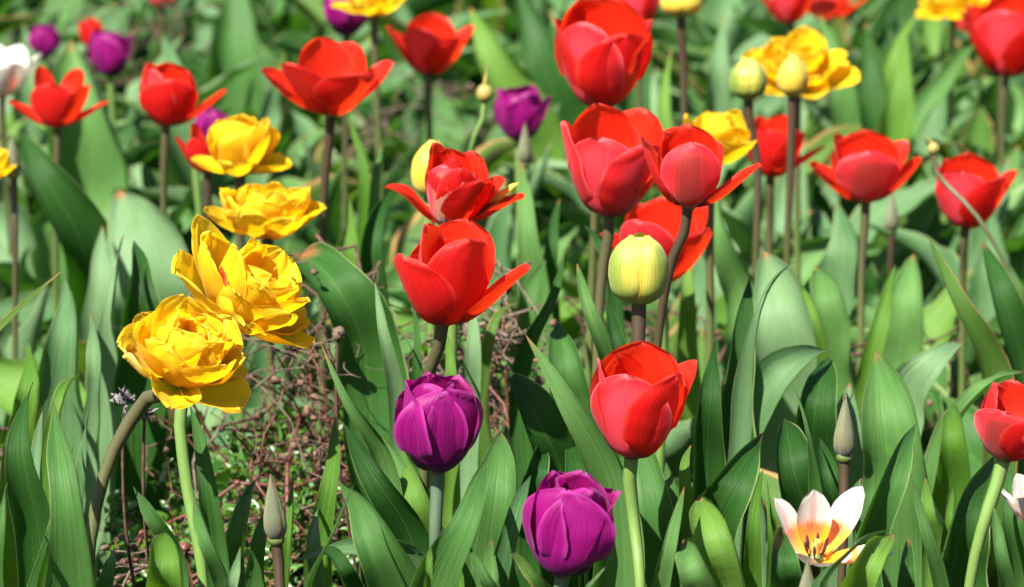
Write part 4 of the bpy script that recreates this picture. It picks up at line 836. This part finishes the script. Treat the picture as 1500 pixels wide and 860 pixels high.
# ---------------- rose shrubs: bare twigs with dry heads and new leaves
LFT = [leaf_arrays([(0, 0, 0), (0, .5, .06), (0, 1, 0)], .30, (0, 0, 1), seed=k*7, ns=6, nu=3, wav=.08) for k in range(6)]
def leaflet(rr, o_, a, Lf):
    V, f, U = LFT[rr.randrange(6)]
    y = nrm(a); x = nrm(np.cross(y, nrm([rr.gauss(0, .5), rr.gauss(-.3, .5), 1]))); z = np.cross(x, y)
    return (V*Lf) @ np.stack([x, y, z])+o_, f, U
def shrub(label, g, r, h, seed, nmain=9, leafy=1.0, red=.35):
    rr = random.Random(seed); B = np.array([g[0], g[1], GROUND(g[0], g[1])-.004])
    e = thing('rose_shrub', label, 'shrub', B, 'bare rose shrubs')
    lv = []
    def grow(out, p, d, L, rad, dep):
        n = 8; P = [np.array(p)]; dd = np.array(d)
        for i in range(n):
            dd = nrm(dd+np.array([rr.gauss(0, .40), rr.gauss(0, .40), rr.gauss(0, .28)-(.03 if dep else .06)]))
            q = P[-1]+dd*L/n
            if math.hypot(q[0], q[1]) > r*1.25: dd[0] = -q[0]/r*.5; dd[1] = -q[1]/r*.5; dd = nrm(dd); q = P[-1]+dd*L/n
            if q[2] < .005: q[2] = .005; dd[2] = abs(dd[2])*.3
            if q[2] > h*1.15: dd[2] = -abs(dd[2])*.2
            P.append(q)
        out[0].append(tube_arrays(P, [rad, rad*.55], 6, pre=True))
        for i in range(1, n+1):
            if rr.random() < .35: out[0].append(ellipsoid(P[i], (rad*rr.uniform(1.2, 1.9), rad*rr.uniform(1.3, 2.0)), dd, 5, 6, .1))
            if dep < 3 and rr.random() < (.42 if dep < 1 else .26):
                side = nrm(np.cross(dd, [rr.gauss(0, 1), rr.gauss(0, 1), rr.gauss(0, 1)]))
                grow(out, P[i], nrm(dd*.5+side+np.array([0, 0, .25])), L*rr.uniform(.3, .6), rad*.62, dep+1)
            if dep >= 1 and rr.random() < .34*leafy and P[i][2] < h*.8:
                for q in range(rr.randint(3, 6)):
                    a = nrm([rr.gauss(0, 1), rr.gauss(0, 1), rr.gauss(.5, .6)])
                    lv.append(leaflet(rr, P[i]+np.array([rr.gauss(0, .004) for _ in range(3)]), a, rr.uniform(.007, .017)))
        if dep >= 1 and rr.random() < .45:
            out[1].append(ellipsoid(P[-1], (rr.uniform(.0014, .0030), rr.uniform(.0025, .0045)), dd, 6, 7, .25))
    for k in range(nmain):
        a = rr.uniform(0, 6.28); q = rr.random()**.5*r*.5; out = ([], [])
        grow(out, (math.cos(a)*q, math.sin(a)*q, 0), nrm([math.cos(a)*rr.uniform(.1, .9), math.sin(a)*rr.uniform(.1, .9), rr.uniform(.6, 1.4)]), h*rr.uniform(1.1, 1.9), rr.uniform(.0014, .0027), 0)
        me = rawmesh('branch', *merge(out[0]+out[1]), M_BARKR if rr.random() < red else rr.choice([M_BARK, M_BARK, M_BARKG])); me.materials.append(M_DRY)
        nd = sum(len(p[1]) for p in out[1]); mi = np.zeros(len(me.polygons), 'i')
        if nd: mi[-nd:] = 1
        me.polygons.foreach_set('material_index', mi)
        link('branch', me, e)
    if lv: tag(link('foliage', rawmesh('foliage', *merge(lv), M_SMALL), e), kind='stuff')
    return e
SL_ = ['tangled rose shrub with bare brown twigs and small new leaves, below the ragged yellow double', 'low rose shrub of red and brown twigs with fresh leaflets under the nodding yellow double',
       'sprawl of grey and reddish rose twigs left of the open red tulip', 'clump of dry rose twigs and husks right of the upright purple tulip', 'dark rose twigs under the red tulip hidden by the fat bud',
       'thin rose twigs among leaves under the dark fronted open red tulip', 'brown rose twigs at the frame edge under the scorched blade', 'blurred brown rose twigs under the frilled far red tulip', 'blurred far rose twigs above the tent-like pale leaf']
HH = [.28, .19, .30, .29, .20, .18, .20, .22, .22]
for i, ((p, q), d, r) in enumerate(TWIGS):
    g = at(p, q, d); shrub(SL_[i], g, r, HH[i], 50+i, nmain=[20, 24, 20, 14, 7, 5, 5, 7, 7][i], leafy=[.8, 1.5, .6, .3, .2, .2, .3, .2, .2][i], red=[.35, .4, .35, .2, .2, .1, .2, 0, 0][i])
# fallen bark and dry leaves on the soil
acc = []
for i in range(1300):
    y = 2.3+4.5*rr.random(); x = rr.uniform(-1, 1)*half_width(y); a = nrm([rr.gauss(0, 1), rr.gauss(0, 1), rr.gauss(0, .25)]); Lf = rr.uniform(.006, .022); o_ = np.array([x, y, GROUND(x, y)+rr.uniform(.003, .012)])
    acc.append(leaf_arrays([o_, o_+a*Lf*.5+[0, 0, .003], o_+a*Lf], Lf*rr.uniform(.15, .4), (rr.gauss(0, .3), rr.gauss(0, .3), 1), wav=.15, seed=i, ns=7, nu=3))
tag(link('leaf_litter', rawmesh('leaf_litter', *merge(acc), M_DRY)), 'dry brown leaf scraps lying on the soil under the tulips', 'litter', kind='stuff')

# grey withered heads on wiry stalks by the curved stem, and a loose red petal in the ragged double
for (x, y, d, lab, sd) in ((182, 583, 2.06, 'grey withered head with a hooked tip, left of the curved olive stem', 1), (212, 604, 2.08, 'grey crumpled withered head just right of the curved olive stem', 2), (496, 488, 2.25, 'pale brown round husk on a twig under the double yellow blooms', 3)):
    J = at(x, y, d); B = np.array([J[0]+.012, J[1]+.03, GROUND(J[0], J[1])-.004]); rr = random.Random(sd)
    e = thing('withered_flower', lab, 'withered flower', B, 'withered flowers')
    V, f, U = tube_arrays([np.zeros(3), (J-B)*[.2, .5, .45]+[.004, 0, 0], (J-B)*[.8, .9, .8]-[.004, 0, 0], J-B], [.0016, .0012, .0010], 6, 20)
    link('stalk', rawmesh('stalk', V, f, U, M_BARK), e)
    acc = [ellipsoid(J-B, (.0040, .0050), (.4, 0, 1), 8, 9, .22)]
    for k in range(11 if sd < 3 else 3):
        a = nrm([rr.gauss(0, 1), rr.gauss(0, 1), rr.gauss(.2, .6)]); o_ = J-B
        acc.append(leaf_arrays([o_, o_+a*.005, o_+a*.0095+[0, 0, rr.uniform(-.004, .003)]], .0028, nrm([rr.gauss(0, 1), -1, rr.gauss(0, 1)]), wav=.4, cup=1.2, seed=k+sd*40, ns=9, nu=5))
    link('head', rawmesh('head', *merge(acc), M_GREYDRY if sd < 3 else M_BARKG), e)
rag = [o for o in C.objects if o.type == 'EMPTY' and str(o.get('label', '')).startswith('ragged yellow')][0]
a = at(331, 420, 1.995)-np.array(rag.location)
link('red_petaloid', rawmesh('red_petaloid', *leaf_arrays([a, a+[-.001, 0, .006], a+[-.003, 0, .013]], .0018, (0, -1, .3), wav=.2, seed=5, ns=10, nu=5), M_FLAME), rag)
